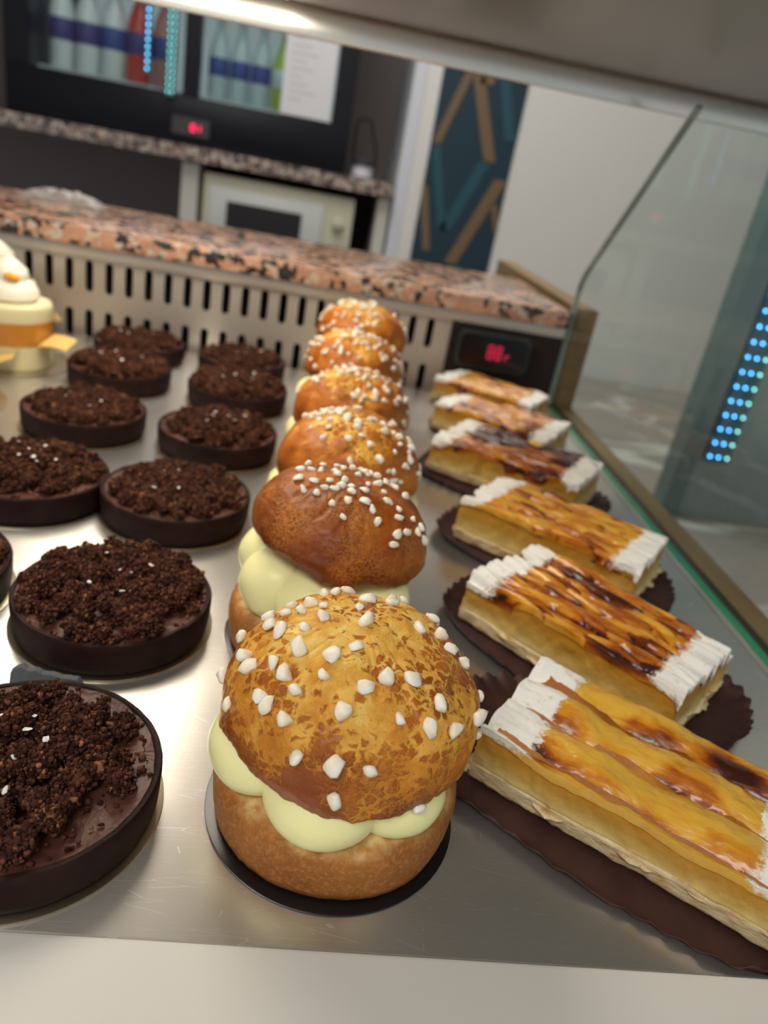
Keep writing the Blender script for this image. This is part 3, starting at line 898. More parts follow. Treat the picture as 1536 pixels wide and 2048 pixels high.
def tart(seed, count, cover, spread, nsalt, detail=96, flat=1.0, reach=0.0385, cull=(0.55, 1.9)):
    t = empty('chocolate_tart')
    rs = np.random.RandomState(seed + 50)
    H = 0.0158; Ro = 0.0425; Ri = 0.0400
    prof = [(0.0405, 0.0), (0.0413, 0.0007), (0.0418, 0.003), (0.0423, 0.008), (0.0425, 0.0125), (0.0425, H - 0.0008), (0.0420, H), (0.0406, H), (0.0399, H - 0.0008), (0.0398, H - 0.004), (0.0396, 0.004)]
    def fn(V):
        P = V.copy(); 
        nn = vnoise(P, 120, seed, 3)
        r = np.sqrt(V[:, 0] ** 2 + V[:, 1] ** 2) + 1e-9
        k = 1 + nn * 0.00035 / r
        V[:, 0] *= k; V[:, 1] *= k
        rim = sstep(0.009, H, V[:, 2])
        V[:, 2] += rim * 0.0006 * vnoise(P, 200, seed + 2, 3)
        return V
    lathe('shell', prof, M_shell, t, None, detail, fn)
    # ganache: wavy disc
    nr, na = 20, detail
    V = []; F = []
    for i in range(nr + 1):
        for k in range(na):
            r = 0.0402 * i / nr; a = 2 * math.pi * k / na
            V.append((r * math.cos(a), r * math.sin(a), 0))
    V = np.array(V); rr = np.hypot(V[:, 0], V[:, 1]) / 0.04
    V[:, 2] = H - 0.0011 + 0.0011 * vnoise(V + 0.3, 70, seed + 9, 3) * sstep(1.0, 0.8, rr) + 0.0006 * sstep(0.93, 1.0, rr)
    for i in range(nr):
        for k in range(na):
            k2 = (k + 1) % na
            if i == 0: F.append((0, na + k, na + k2))
            else: F.append((i * na + k, (i + 1) * na + k, (i + 1) * na + k2, i * na + k2))
    link('ganache', mesh_np('ganache', V, F), M_ganache, t)
    c = link('cocoa_crumble', crumble_mesh(seed, reach, count, cover, spread, flat, cull), None, t, (0, 0, H - 0.0006))
    c['kind'] = 'stuff'
    for k in range(nsalt):
        a = rs.rand() * 6.28; r = 0.022 * math.sqrt(rs.rand())
        w = 0.0010 + 0.0016 * rs.rand()
        bs, Fs_ = ico(1)
        V_ = bs * np.array([w * .75, w * (0.35 + .4 * rs.rand()), 0.0004]) * (1 + 0.6 * (rs.rand(len(bs), 1) - .5))
        me = mesh_np('salt_flake', V_, Fs_, False)
        o = link('salt_flake', me, M_salt, t, (spread[0] + r * math.cos(a), spread[1] + r * math.sin(a), H + (0.0088 + 0.0010 * rs.rand()) * (0.35 + 0.65 * flat)))
        o.rotation_euler = (rs.rand() * .8 - .4, rs.rand() * .8 - .4, rs.rand() * 6)
        o['label'] = 'white salt flake'
    return t


def disc(name, x, y, r, m, label, cat='cake board', group=None, th=0.0008):
    o = lathe(name, [(r - 0.0003, 0), (r, 0.0002), (r, th), (r - 0.0003, th + 0.0001)], m, None, (x, y, Z0), 72)
    tag(o, label, cat, group); return o


BT = 0.0011
DIG = 'chocolate tarts with cocoa crumble'
t1 = tart(11, 16000, 190, (-0.006, 0.002), 8, 160)
t2 = tart(23, 19000, 240, (0.002, 0.003), 6, 160, 0.9, 0.0398, (0.72, 1.7))
t3 = tart(37, 11000, 190, (0.002, 0.002), 4, 96, 0.62)
tarts = [
    (t1, -0.0735, 0.1837, 0.3, 'front left chocolate tart with clumpy crumble, cut off by the picture edge'),
    (t2, -0.0737, 0.2901, 0.0, 'chocolate tart heaped with crumble to its rim, directly behind the foremost tart'),
    (t3, -0.0685, 0.4040, 0.0, 'third chocolate tart of the right column, beside the dark glazed brioche'),
    (t1, -0.0614, 0.5186, 2.2, 'fourth chocolate tart of the right column, white salt flakes on its crumble'),
    (t2, -0.0612, 0.6334, 1.9, 'fifth chocolate tart of the right column, second from the grille'),
    (t3, -0.0690, 0.7300, 2.6, 'rearmost chocolate tart of the right column, close to the grille'),
    (t2, -0.1650, 0.2960, 2.9, 'chocolate tart mostly outside the left picture edge, only its side showing'),
    (t1, -0.1514, 0.4056, 4.0, 'large salt-flecked chocolate tart of the left column, clipped by the left picture edge'),
    (t3, -0.1570, 0.5234, 1.0, 'second chocolate tart of the left column, in front of the cream cakes'),
    (t2, -0.1625, 0.6390, 4.4, 'third chocolate tart of the left column, just before the rearmost one'),
    (t3, -0.1680, 0.7320, 5.3, 'rearmost chocolate tart of the left column, in front of the grille slots'),
]
first = {}
for (src, x, y, rz, lab) in tarts:
    if id(src) not in first:
        o = src; first[id(src)] = 1
    else:
        o = copy_tree(src)
    o.location = (x, y, Z0 + BT); o.rotation_euler = (0, 0, rz)
    tag(o, lab, 'tart', DIG)
    disc('cake_board', x, y, 0.0437, M_board_gold, 'thin gold-edged card disc under the ' + lab.split(',')[0], 'cake board', 'gold-edged discs under the tarts')

# ------------------------------------------------------------------ brioches
def cap_mesh(seed, Rr, h, nu=150, nv=90, lean=(0, 0), dens=1.0):
    V = []; 
    # profile: from the underside centre out to the lip and up to the apex
    prof = []
    for i in range(14): prof.append((Rr * 0.93 * i / 13, 0.0012 - 0.0006 * i / 13))
    for i in range(1, 9):
        t = math.pi / 2 * i / 8
        prof.append((Rr * 0.93 + Rr * 0.07 * math.sin(t), 0.0006 + 0.006 * (1 - math.cos(t))))
    z1 = 0.0066
    for i in range(1, nv + 1):
        t = math.pi / 2 * i / nv
        prof.append((Rr * math.cos(t) ** 0.88, z1 + (h - z1) * math.sin(t) ** 0.95))
    m = len(prof) - 1
    F = []
    V = [(0, 0, prof[0][1])]
    for (r, z) in prof[1:-1]:
        for k in range(nu):
            a = 2 * math.pi * k / nu
            V.append((r * math.cos(a), r * math.sin(a), z))
    V.append((0, 0, prof[-1][1]))
    V = np.array(V); L = m - 1
    for k in range(nu):
        k2 = (k + 1) % nu
        F.append((0, 1 + k2, 1 + k))
        for i in range(L - 1):
            F.append((1 + i * nu + k, 1 + i * nu + k2, 1 + (i + 1) * nu + k2, 1 + (i + 1) * nu + k))
        F.append((len(V) - 1, 1 + (L - 1) * nu + k, 1 + (L - 1) * nu + k2))
    P = V.copy()
    top = np.clip(P[:, 2] / h, 0, 1)
    ctr = np.array([0, 0, h * 0.35]); D = P - ctr; D /= (np.linalg.norm(D, axis=1)[:, None] + 1e-9)
    up = sstep(0.0, 0.25, top)
    disp = 0.0024 * vnoise(P, 38, seed, 2) * up + 0.0010 * vnoise(P, 120, seed + 1, 2) + 0.00035 * vnoise(P, 380, seed + 2, 3)
    # stretch cracks running down from the crown
    w = vnoise(np.stack([np.arctan2(P[:, 1], P[:, 0]) * 1.8, 0 * P[:, 0], P[:, 2] * 25], -1), 1.6, seed + 5, 2)
    disp -= 0.0011 * np.exp(-(w / 0.07) ** 2) * sstep(0.45, 0.8, top) * sstep(1.0, 0.93, top)
    V = P + D * disp[:, None]
    # uneven lower lip
    low = sstep(0.30, 0.0, top)
    ang = np.arctan2(P[:, 1], P[:, 0]); Q = np.stack([np.cos(ang), np.sin(ang), 0 * ang], -1)
    V[:, 2] += low * (0.0026 * vnoise(Q, 2.2, seed + 7) + 0.0019 * vnoise(Q, 7, seed + 8, 4, 0.65))
    rr = np.hypot(P[:, 0], P[:, 1])
    V[:, :2] *= (1 + (low * sstep(Rr * 0.8, Rr, rr) * 0.035 * vnoise(Q, 9, seed + 9, 4, 0.65)))[:, None]
    return mesh_np('brioche_cap', V, F, True, {'top': top})


def nib_meshes(n_):
    out = []
    base, F = ico(2)
    for i in range(n_):
        rs = np.random.RandomState(900 + i)
        s_ = np.array([1.0, 0.62 + 0.32 * rs.rand(), 0.50 + 0.25 * rs.rand()])
        V = base.copy()
        V = V * (1 + 0.34 * vnoise(base, 1.3, i + 40, 2)[:, None] * 1.35 + 0.16 * vnoise(base, 4.0, i + 80)[:, None])
        # flatten a few facets
        for k in range(4):
            d = rs.randn(3); d /= np.linalg.norm(d); q = V @ d; c = 0.62
            V = V - np.outer(np.clip(q - c, 0, None), d) * 0.85
        me = mesh_np('sugar_nib', V * s_ * 0.0031, F); me.materials.append(M_nib); out.append(me)
    return out


NIBS = nib_meshes(8)


def make_brioche(seed, Rr, h, capmat, zc, nibs, tilt=(0, 0), base_h=0.0205, cream=None, capoff=(0, 0), hi=True, base_r=0.0422):
    b = empty('filled_brioche')
    # base: round bun half with a rough cut top
    nu = 160 if hi else 96
    prof = [(base_r - 0.0030, 0.0), (base_r - 0.0012, 0.0008), (base_r - 0.0006, 0.004), (base_r - 0.0002, 0.009), (base_r, 0.013), (base_r - 0.0006, base_h - 0.0035), (base_r - 0.0022, base_h - 0.0010), (base_r - 0.0045, base_h)]
    prof += [(base_r - 0.0045 - (base_r - 0.006) * i / 12, base_h + 0.0005) for i in range(1, 12)]
    V, F = lathe_np(prof, nu)
    P = V.copy(); tz = sstep(base_h * 0.70, base_h, P[:, 2])
    ang = np.arctan2(P[:, 1], P[:, 0]); Q = np.stack([np.cos(ang), np.sin(ang), 0 * ang], -1)
    V[:, 2] += tz * (0.0018 * vnoise(Q, 2.0, seed) + 0.0009 * vnoise(P, 230, seed + 1, 3))
    r = np.hypot(P[:, 0], P[:, 1]) + 1e-9
    k = 1 + (0.0009 * vnoise(Q, 1.6, seed + 4) + 0.00028 * vnoise(P, 330, seed + 2, 3)) / r * sstep(0.02, 0.035, r)
    V[:, 0] *= k; V[:, 1] *= k
    me = mesh_np('brioche_base', V, F, True, {'crumb': sstep(base_h * 0.93, base_h * 1.02, P[:, 2] + 0.0012 * vnoise(Q, 6, seed + 3, 2))})
    link('brioche_base', me, M_bun, b)
    # cream dollops
    base, Fi = ico(4 if hi else 3)
    for j, (a, rad, cr, cz, sz) in enumerate(cream):
        aa = R(a)
        V = base.copy()
        V = V * (1 + 0.035 * vnoise(base, 1.3, seed + j * 3, 2)[:, None])
        V = V * np.array([rad, rad, rad * sz])
        V[:, 2] = np.maximum(V[:, 2], -(cz - base_h) - 0.0005)
        link('cream_dollop', mesh_np('cream_dollop', V, Fi), M_pcream, b, (cr * math.cos(aa), cr * math.sin(aa), cz))
    # cap
    cm = cap_mesh(seed + 20, Rr, h, 220 if hi else 140, 100 if hi else 60)
    cap = link('brioche_cap', cm, capmat, b, (capoff[0], capoff[1], zc), (tilt[0], tilt[1], 0))
    co = np.array([v_.co[:] for v_ in cm.vertices]); no = np.array([v_.normal[:] for v_ in cm.vertices])
    rs = np.random.RandomState(seed)
    for k, (az, el, s_) in enumerate(nibs):
        # az, el of the nib seen from the middle of the cap foot
        d = np.array([math.cos(el) * math.cos(az), math.cos(el) * math.sin(az), math.sin(el)])
        q = co / (np.linalg.norm(co, axis=1)[:, None] + 1e-9)
        i = int(np.argmax(q @ d))
        nrm = Vector(no[i]); p = Vector(co[i]) + nrm * 0.0009 * s_
        rot = nrm.to_track_quat('Z', 'Y') @ Vector((0, 0, 1)).rotation_difference(Vector((0, 0, 1)))
        o = link('sugar_nib', NIBS[int(rs.randint(8))], None, cap, p)
        e = nrm.to_track_quat('Z', 'Y').to_matrix() @ Matrix.Rotation(rs.rand() * 6.28, 3, 'Z') @ Matrix.Rotation(rs.rand() * 0.7 - 0.35, 3, 'X')
        o.rotation_euler = e.to_euler()
        o.scale = (s_, s_, s_)
    return b


def rand_nibs(seed, n_, bare=None, elmin=0.25, elmax=1.5, s=(0.65, 1.0)):
    rs = np.random.RandomState(seed); out = []
    while len(out) < n_:
        az = rs.rand() * 2 * math.pi; el = math.asin(math.sin(elmin) + (math.sin(elmax) - math.sin(elmin)) * rs.rand())
        if bare is not None:
            da = abs((az - bare[0] + math.pi) % (2 * math.pi) - math.pi)
            if da < bare[1] and el < bare[2]: continue
        out.append((az, el, s[0] + (s[1] - s[0]) * rs.rand()))
    return out


NIBS_1 = [(1.944, 1.007, 0.97), (1.485, 1.124, 1.09), (1.618, 1.333, 0.8), (0.969, 1.138, 0.92), (2.794, 1.078, 0.86), (2.456, 1.173, 0.84), (2.596, 0.913, 0.87), (2.848, 0.952, 0.94), (2.813, 0.787, 0.96), (3.021, 0.857, 1.02), (2.917, 0.553, 0.97), (-3.049, 0.952, 1.07), (-2.964, 1.117, 0.88), (-2.612, 1.023, 1.15), (3.047, 1.252, 0.81), (-0.444, 1.556, 1.07), (0.138, 1.102, 0.97), (0.211, 0.899, 1.02), (0.038, 0.836, 0.86), (-0.012, 0.672, 0.88), (-0.04, 0.545, 1.12), (-3.0, 0.641, 1.19), (-2.66, 0.826, 0.93), (-2.793, 0.684, 1.08), (-2.462, 0.843, 1.15), (-2.098, 1.113, 1.16), (-1.796, 1.256, 0.83), (-2.065, 0.974, 0.82), (-2.254, 0.796, 0.87), (3.065, 0.265, 1.15), (-2.796, 0.366, 0.84), (-2.523, 0.624, 0.97), (-2.41, 0.595, 1.18), (-2.195, 0.605, 1.01), (-1.746, 0.779, 1.08), (-1.574, 0.961, 0.93), (-1.253, 1.014, 1.07), (-0.941, 0.964, 1.13), (-1.215, 0.742, 0.81), (-0.806, 0.739, 1.1), (-0.992, 0.657, 1.2), (-0.749, 0.546, 1.1), (-0.06, 0.378, 0.91), (-0.387, 0.443, 1.12), (-0.281, 0.213, 0.84), (-1.992, 0.435, 0.98), (-1.741, 0.455, 1.16), (-1.485, 0.449, 0.92), (-1.688, 0.21, 0.92), (-1.069, 0.049, 0.85), (-0.731, -0.089, 0.81), (1.712, 0.925, 1.0), (1.14, 0.806, 1.0), (2.464, 1.038, 1.0), (0.776, 0.624, 1.0), (0.613, 0.764, 1.0), (0.566, 0.774, 1.0), (1.928, 0.667, 1.0), (1.988, 0.855, 1.0), (0.553, 0.835, 1.0), (1.07, 0.749, 1.0), (1.124, 0.916, 1.0), (1.469, 0.594, 1.0)]
NIBS_2 = [(3.053, 0.855, 0.76), (-2.86, 0.816, 0.85), (-2.557, 0.806, 0.62), (-2.69, 0.968, 0.72), (2.857, 1.085, 0.67), (-2.337, 0.865, 0.66), (-2.393, 1.0, 0.68), (-2.618, 1.14, 0.73), (-3.105, 1.295, 0.75), (1.99, 1.146, 0.8), (2.577, 1.198, 0.76), (-2.527, 1.364, 0.83), (-2.219, 1.102, 0.69), (-2.17, 1.195, 0.9), (-1.901, 1.292, 0.63), (-1.771, 1.139, 0.83), (1.483, 1.284, 0.76), (1.346, 1.019, 0.8), (1.211, 0.952, 0.67), (-0.301, 1.418, 0.69), (0.28, 1.255, 0.87), (0.777, 0.981, 0.93), (-0.287, 1.189, 0.73), (-1.347, 1.236, 0.84), (-1.442, 1.037, 0.9), (-1.776, 0.962, 0.9), (-1.978, 0.859, 0.65), (-1.753, 0.734, 0.64), (-1.244, 0.937, 0.68), (-0.658, 1.054, 0.9), (-0.577, 0.915, 0.66), (-1.032, 0.813, 0.76), (-1.24, 0.776, 0.92), (-0.743, 0.813, 0.79), (-0.75, 0.658, 0.84), (-0.507, 0.614, 0.73), (-0.937, 0.646, 0.83), (-1.035, 0.543, 0.88), (-0.43, 0.754, 0.63), (-0.347, 0.629, 0.86), (-0.383, 0.488, 0.94), (0.724, 0.834, 0.86), (0.543, 0.924, 0.71), (0.218, 0.877, 0.87), (3.067, 0.994, 0.66), (1.063, 0.929, 0.76), (1.607, 0.946, 0.7), (1.035, 0.555, 0.7), (1.231, 1.055, 0.7), (2.642, 0.871, 0.7), (2.467, 0.992, 0.7), (1.207, 0.465, 0.7), (1.868, 0.79, 0.7), (1.168, 0.558, 0.7), (1.276, 0.728, 0.7), (0.946, 0.604, 0.7), (1.398, 1.002, 0.7), (1.707, 0.598, 0.7), (0.967, 0.718, 0.7), (0.793, 0.541, 0.7)]
BG = 'brioches filled with vanilla cream'
SPEC = [
    # seed,R,h,mat,x,y,zc,tilt,nibs,cream,label
    dict(seed=3, R=0.0425, h=0.0400, m=M_cap_gold, x=0.0270, y=0.1945, zc=0.0365, tilt=(0.03, -0.03), off=(0.0005, 0.0), nibs=NIBS_1,
         cream=[(-103, 0.0190, 0.0255, 0.0285, 0.72), (-158, 0.0174, 0.0284, 0.0325, 0.86), (-52, 0.0170, 0.0262, 0.0295, 0.74), (0, 0.016, 0.023, 0.031, .8), (45, 0.016, 0.023, 0.031, .8), (95, 0.016, 0.023, 0.031, .8), (150, 0.016, 0.025, 0.032, .8), (20, 0.016, 0.004, 0.031, .8)],
         lab='foremost cream-filled brioche, domed golden top dotted with sugar nibs'),
    dict(seed=9, R=0.0395, h=0.0330, m=M_cap_brown, x=0.0195, y=0.2950, zc=0.0500, tilt=(-0.02, 0.16), off=(0.001, 0.0), nibs=NIBS_2,
         cream=[(-150, 0.0175, 0.0245, 0.0345, 0.95), (-100, 0.0190, 0.0240, 0.0335, 0.88), (-42, 0.0185, 0.0250, 0.0345, 0.86), (175, 0.0165, 0.0250, 0.0400, .9), (10, 0.017, 0.022, 0.034, .9), (60, 0.017, 0.022, 0.034, .9), (120, 0.017, 0.022, 0.035, .9), (20, 0.018, 0.003, 0.035, .9)],
         lab='second brioche, dark brown glazed top with sugar nibs crowded on its right'),
    dict(seed=15, R=0.0405, h=0.0370, m=M_cap_amber, x=0.0275, y=0.3900, zc=0.0440, tilt=(0.02, 0.05), off=(0, 0), nibs=rand_nibs(4, 84, (math.pi * 1.12, 0.8, 0.75)), cream=None,
         lab='third brioche in the row, amber top with reddish bare left flank'),
    dict(seed=21, R=0.0400, h=0.0370, m=M_cap_amber, x=0.0310, y=0.4870, zc=0.0440, tilt=(0.0, -0.04), off=(0, 0), nibs=rand_nibs(5, 84, (math.pi * 1.2, 0.7, 0.8)), cream=None,
         lab='fourth brioche in the row, bare orange patch at its left edge'),
    dict(seed=27, R=0.0400, h=0.0370, m=M_cap_amber, x=0.0325, y=0.5800, zc=0.0500, tilt=(0.0, 0.03), off=(0, 0), nibs=rand_nibs(6, 99), cream=None,
         lab='fifth brioche in the row, thickly covered with sugar nibs'),
    dict(seed=33, R=0.0400, h=0.0380, m=M_cap_amber, x=0.0385, y=0.6680, zc=0.0585, tilt=(0.0, 0.05), off=(0, 0), nibs=rand_nibs(8, 92, (-0.7, 0.55, 1.3)), cream=None,
         lab='rearmost brioche in the row, smooth yellow bare flank on its right'),
]
for i, s in enumerate(SPEC):
    cr = s['cream']
    if cr is None:
        rs = np.random.RandomState(i + 70)
        cr = [(-150 + 45 * k + rs.rand() * 12, 0.0168 + rs.rand() * .0012, 0.0272, 0.0325, 0.86) for k in range(8)] + [(0, 0.018, 0.0, 0.034, 0.8)]
    b = make_brioche(s['seed'], s['R'], s['h'], s['m'], s['zc'], s['nibs'], s['tilt'], cream=cr, capoff=s['off'], hi=i < 2)
    b.location = (s['x'], s['y'] + (0.0014 if i == 0 else 0), Z0 + BT)
    tag(b, s['lab'], 'brioche', BG)
    disc('cake_board', s['x'], s['y'], 0.0437, M_board_blk, 'black card disc under the ' + s['lab'].split(',')[0], 'cake board', 'black discs under the brioches')

# ------------------------------------------------------------------ apple slices on brown paper
def slice_mesh(seed, L, Wd, style, H=0.0245, dark=0.35):
    """returns top height function on a grid plus browning"""
    nu, nv = 170, 120
    u = np.linspace(-L / 2, L / 2, nu); v_ = np.linspace(-Wd / 2, Wd / 2, nv)
    U, V = np.meshgrid(u, v_)
    rs = np.random.RandomState(seed)
    P = np.stack([U.ravel(), V.ravel(), 0 * U.ravel()], -1)
    brown = np.zeros(U.shape)
    h = np.full(U.shape, -0.0010)
    if style == 'waves':
        wob = 0.10 * vnoise(P, 38, seed, 2).reshape(U.shape)
        ph = V / Wd * 3.1 + 0.25 + wob + U * 1.6
        fr_ = ph - np.floor(ph)
        ridge = np.sin(np.pi * fr_) ** 0.75
        cross = 0.5 + 0.5 * np.sin((U / L * 2.3 + np.floor(ph) * 0.37) * 2 * math.pi)
        h = -0.0026 + 0.0060 * ridge * (0.55 + 0.45 * cross) + 0.0018 * vnoise(P * np.array([1, 1.6, 1]), 60, seed + 2, 3).reshape(U.shape) + 0.0005 * vnoise(P, 260, seed + 3, 2).reshape(U.shape)
        brown = 0.10 + 0.16 * vnoise(P, 110, seed + 20, 3).reshape(U.shape) + 0.75 * (1 - ridge) ** 1.6 * (0.6 + 0.6 * vnoise(P, 45, seed + 6, 2).reshape(U.shape)) + 0.55 * sstep(0.35, 0.9, cross) * sstep(0.65, 0.15, fr_) * (0.5 + 0.5 * vnoise(P, 30, seed + 4, 2).reshape(U.shape))
        for (bu, bv, br_) in ((-0.040, -0.024, 0.006), (0.022, 0.022, 0.007), (0.030, 0.019, 0.005)):
            dd = np.hypot((U - bu) / 1.4, V - bv) / br_
            brown += 0.75 * np.exp(-dd ** 2)
    else:
        nsl = 120
        for k in range(nsl):
            cu = (rs.rand() - 0.5) * L * 0.98; cv_ = -Wd / 2 + Wd * ((k * 0.618) % 1.0)
            ang = R(-5 + rs.randn() * 6); ll = 0.013 + 0.011 * rs.rand(); ww = 0.0022 + 0.0016 * rs.rand()
            du = (U - cu) * math.cos(ang) + (V - cv_) * math.sin(ang); dv = -(U - cu) * math.sin(ang) + (V - cv_) * math.cos(ang)
            dv = dv + du * du * 6 * (1 if rs.rand() > .3 else -1)
            q = 1 - (du / ll) ** 2 - (dv / ww) ** 2
            hz_ = 0.0046 * np.sqrt(np.clip(q, 0, 1)) + 0.0024 * rs.rand() + dv * 0.25 + du * 0.05
            m_ = (q > 0) & (hz_ > h)
            bb = 0.10 + 0.22 * rs.rand() + (0.45 * rs.rand() if rs.rand() < dark else 0.0)
            edge_ = np.clip(1 - q / 0.45, 0, 1)
            h = np.where(m_, hz_, h); brown = np.where(m_, bb + 0.62 * edge_ ** 1.2, brown)
        brown = np.where(h < 0, 0.70, brown)
        big = vnoise(P * np.array([0.6, 1, 1]), 42, seed + 30, 2).reshape(U.shape)
        brown = brown + 0.45 * dark * sstep(0.0, 0.5, big) + 0.10 * dark
        # soften steps a touch
        for _ in range(1):
            h = (4 * h + np.roll(h, 1, 0) + np.roll(h, -1, 0) + np.roll(h, 1, 1) + np.roll(h, -1, 1)) / 8
        h -= 0.001
    ends = np.minimum(U + L / 2, L / 2 - U)
    h = h + H
    # bowed outline
    wx = 0.0010 * vnoise(P, 60, seed + 11, 2).reshape(U.shape); wy = 0.0010 * vnoise(P, 60, seed + 12, 2).reshape(U.shape)
    return U + wx, V + wy, h, brown, ends


def make_slice(seed, L, Wd, style, H=0.0245, am=None, sug=(0.0165, 0.0165), dark=0.35):
    t = empty('apple_tart_slice')
    U, V, h, brown, ends = slice_mesh(seed, L, Wd, style, H, dark)
    nv, nu = U.shape
    top = np.stack([U.ravel(), V.ravel(), h.ravel()], -1)
    bd = [i for i in range(nu)] + [j * nu + nu - 1 for j in range(1, nv)] + [(nv - 1) * nu + i for i in range(nu - 2, -1, -1)] + [j * nu for j in range(nv - 2, 0, -1)]
    # apple topping with a short skirt
    sk = top[bd].copy(); sk[:, 2] = np.maximum(sk[:, 2] - 0.0035, 0.014)
    VV = np.vstack([top, sk]); F = []
    for j in range(nv - 1):
        for i in range(nu - 1):
            a = j * nu + i; F.append((a, a + 1, a + nu + 1, a + nu))
    nb = len(bd)
    for k in range(nb):
        a, b = bd[k], bd[(k + 1) % nb]; F.append((b, a, nu * nv + k, nu * nv + (k + 1) % nb))
    br = np.concatenate([brown.ravel(), brown.ravel()[bd] * 0.5 + 0.1])
    dj = 0.003 * vnoise(np.stack([U.ravel(), V.ravel(), 0 * U.ravel()], -1), 70, seed + 9, 2)
    dus = np.maximum(sstep(sug[0] * 1.55, sug[0] * 0.5, (U + L / 2).ravel() + dj), sstep(sug[1] * 1.55, sug[1] * 0.5, (L / 2 - U).ravel() + dj))
    dus = np.concatenate([dus, dus[bd] * 0.5])
    tm = mesh_np('apple_topping', VV, F, True, {'browning': br, 'dust': dus}); tm.set_sharp_from_angle(angle=R(50))
    link('apple_topping', tm, am or M_apple, t)
    # custard body
    edge_xy = top[bd][:, :2]
    def ringed(z0f, z1f, off0, off1, nz, seed2, rough, name, m, attr=None):
        rings = []
        for q in range(nz + 1):
            f = q / nz
            z = z0f + (z1f - z0f) * f
            P = np.stack([edge_xy[:, 0], edge_xy[:, 1], z], -1)
            c_ = P[:, :2] / (np.abs(P[:, :2]) / np.array([L / 2, Wd / 2])).max(1)[:, None]
            nrm = np.stack([np.sign(P[:, 0]) * (np.abs(P[:, 0]) / (L / 2) > np.abs(P[:, 1]) / (Wd / 2)), np.sign(P[:, 1]) * (np.abs(P[:, 0]) / (L / 2) <= np.abs(P[:, 1]) / (Wd / 2))], -1)
            o_ = off0 + (off1 - off0) * f + rough * vnoise(P, 190, seed2, 3)
            P[:, :2] += nrm * o_[:, None]
            rings.append(P)
        VV = np.vstack(rings); F = []
        for q in range(nz):
            for k in range(nb):
                k2 = (k + 1) % nb
                F.append((q * nb + k, q * nb + k2, (q + 1) * nb + k2, (q + 1) * nb + k))
        F.append(tuple(range(nb - 1, -1, -1))); F.append(tuple(nz * nb + k for k in range(nb)))
        at = None
        if attr: at = {attr: np.repeat(np.linspace(0, 1, nz + 1), nb)}
        return link(name, mesh_np(name, VV, F, True, at), m, t)
    one = np.ones(nb)
    ringed(0.0068 * one, np.maximum(top[bd][:, 2] - 0.0022, 0.015), -0.0002, -0.0006, 10, seed + 1, 0.0009, 'custard_filling', M_custard, 'level')
    ringed(0.0006 * one, 0.0072 * one + 0.0008 * vnoise(np.column_stack([edge_xy, 0 * one]), 90, seed + 5, 2), 0.0002, 0.0008, 6, seed + 2, 0.0010, 'pastry_base', M_crust)
    # flakes peeling from the base
    rs = np.random.RandomState(seed + 31)
    Vs = []; Fs = []
    for k in range(26):
        i = int(rs.randint(nb)); p = np.array([edge_xy[i][0], edge_xy[i][1]])
        hor = abs(p[0]) / (L / 2) > abs(p[1]) / (Wd / 2)
        d = np.array([np.sign(p[0]), 0]) if hor else np.array([0, np.sign(p[1])]); tg = np.array([-d[1], d[0]])
        z = 0.0022 + 0.0055 * rs.rand(); w = 0.002 + 0.005 * rs.rand(); out = 0.0009 + 0.0018 * rs.rand()
        b0 = len(Vs); nn = 6
        for q in range(nn + 1):
            s_ = -w + 2 * w * q / nn
            a_ = p + tg * s_ - d * 0.0008
            e_ = p + tg * s_ + d * out * (1 - (s_ / w) ** 2) * (0.7 + 0.6 * rs.rand()) + d * 0.0006
            zz = z + 0.0006 * rs.randn() * .4
            for (pt, dz) in ((a_, 0), (e_, -0.0003), (e_, 0.0003), (a_, 0.0005)):
                Vs.append((pt[0], pt[1], zz + dz))
        for q in range(nn):
            for c4 in range(4):
                a0 = b0 + q * 4 + c4; a1 = b0 + q * 4 + (c4 + 1) % 4
                Fs.append((a0, a1, a1 + 4, a0 + 4))
    link('pastry_flakes', mesh_np('pastry_flakes', Vs, Fs), M_crust, t)['kind'] = 'stuff'
    # icing sugar on both ends: ragged patches lying on the topping
    for sgn, wd in ((-1, sug[0]), (1, sug[1])):
        Pn = np.stack([U.ravel(), V.ravel(), 0 * U.ravel()], -1)
        e_ = (L / 2 + sgn * U).ravel() if sgn < 0 else (L / 2 - U).ravel()
        e_ = (U + L / 2).ravel() if sgn < 0 else (L / 2 - U).ravel()
        jag = vnoise(Pn * np.array([0.5, 1, 1]), 260, seed + 8, 3) * 0.0042 + vnoise(Pn, 60, seed + 9) * 0.002
        low = (h.ravel() - H + 0.001)
        msk = (e_ + jag - (low > 0.0035) * 0.0 < wd)
        hole = vnoise(Pn * np.array([0.35, 1, 1]), 420, seed + 10, 2) + 1.6 * (1 - np.clip(e_ / wd, 0, 1)) - 0.15
        if style != 'waves':
            msk &= hole > -0.05
        idx = {}
        Vt = []; Ft = []
        M2 = msk.reshape(nv, nu)
        for j in range(nv - 1):
            for i in range(nu - 1):
                if M2[j, i] and M2[j, i + 1] and M2[j + 1, i] and M2[j + 1, i + 1]:
                    q = []
                    for (jj, ii) in ((j, i), (j, i + 1), (j + 1, i + 1), (j + 1, i)):
                        kx = jj * nu + ii
                        if kx not in idx:
                            idx[kx] = len(Vt); Vt.append(top[kx])
                        q.append(idx[kx])
                    Ft.append(q)
        if not Ft: continue
        Vt = np.array(Vt); 
        me = mesh_np('icing_sugar', Vt + np.array([0, 0, 0.00018]) + np.outer(0.00022 * vnoise(Vt, 800, seed, 2), [0, 0, 1]), Ft)
        o = link('icing_sugar', me, M_sugar, t)
        md = o.modifiers.new('thick', 'SOLIDIFY'); md.thickness = 0.0004; md.offset = -1
    return t


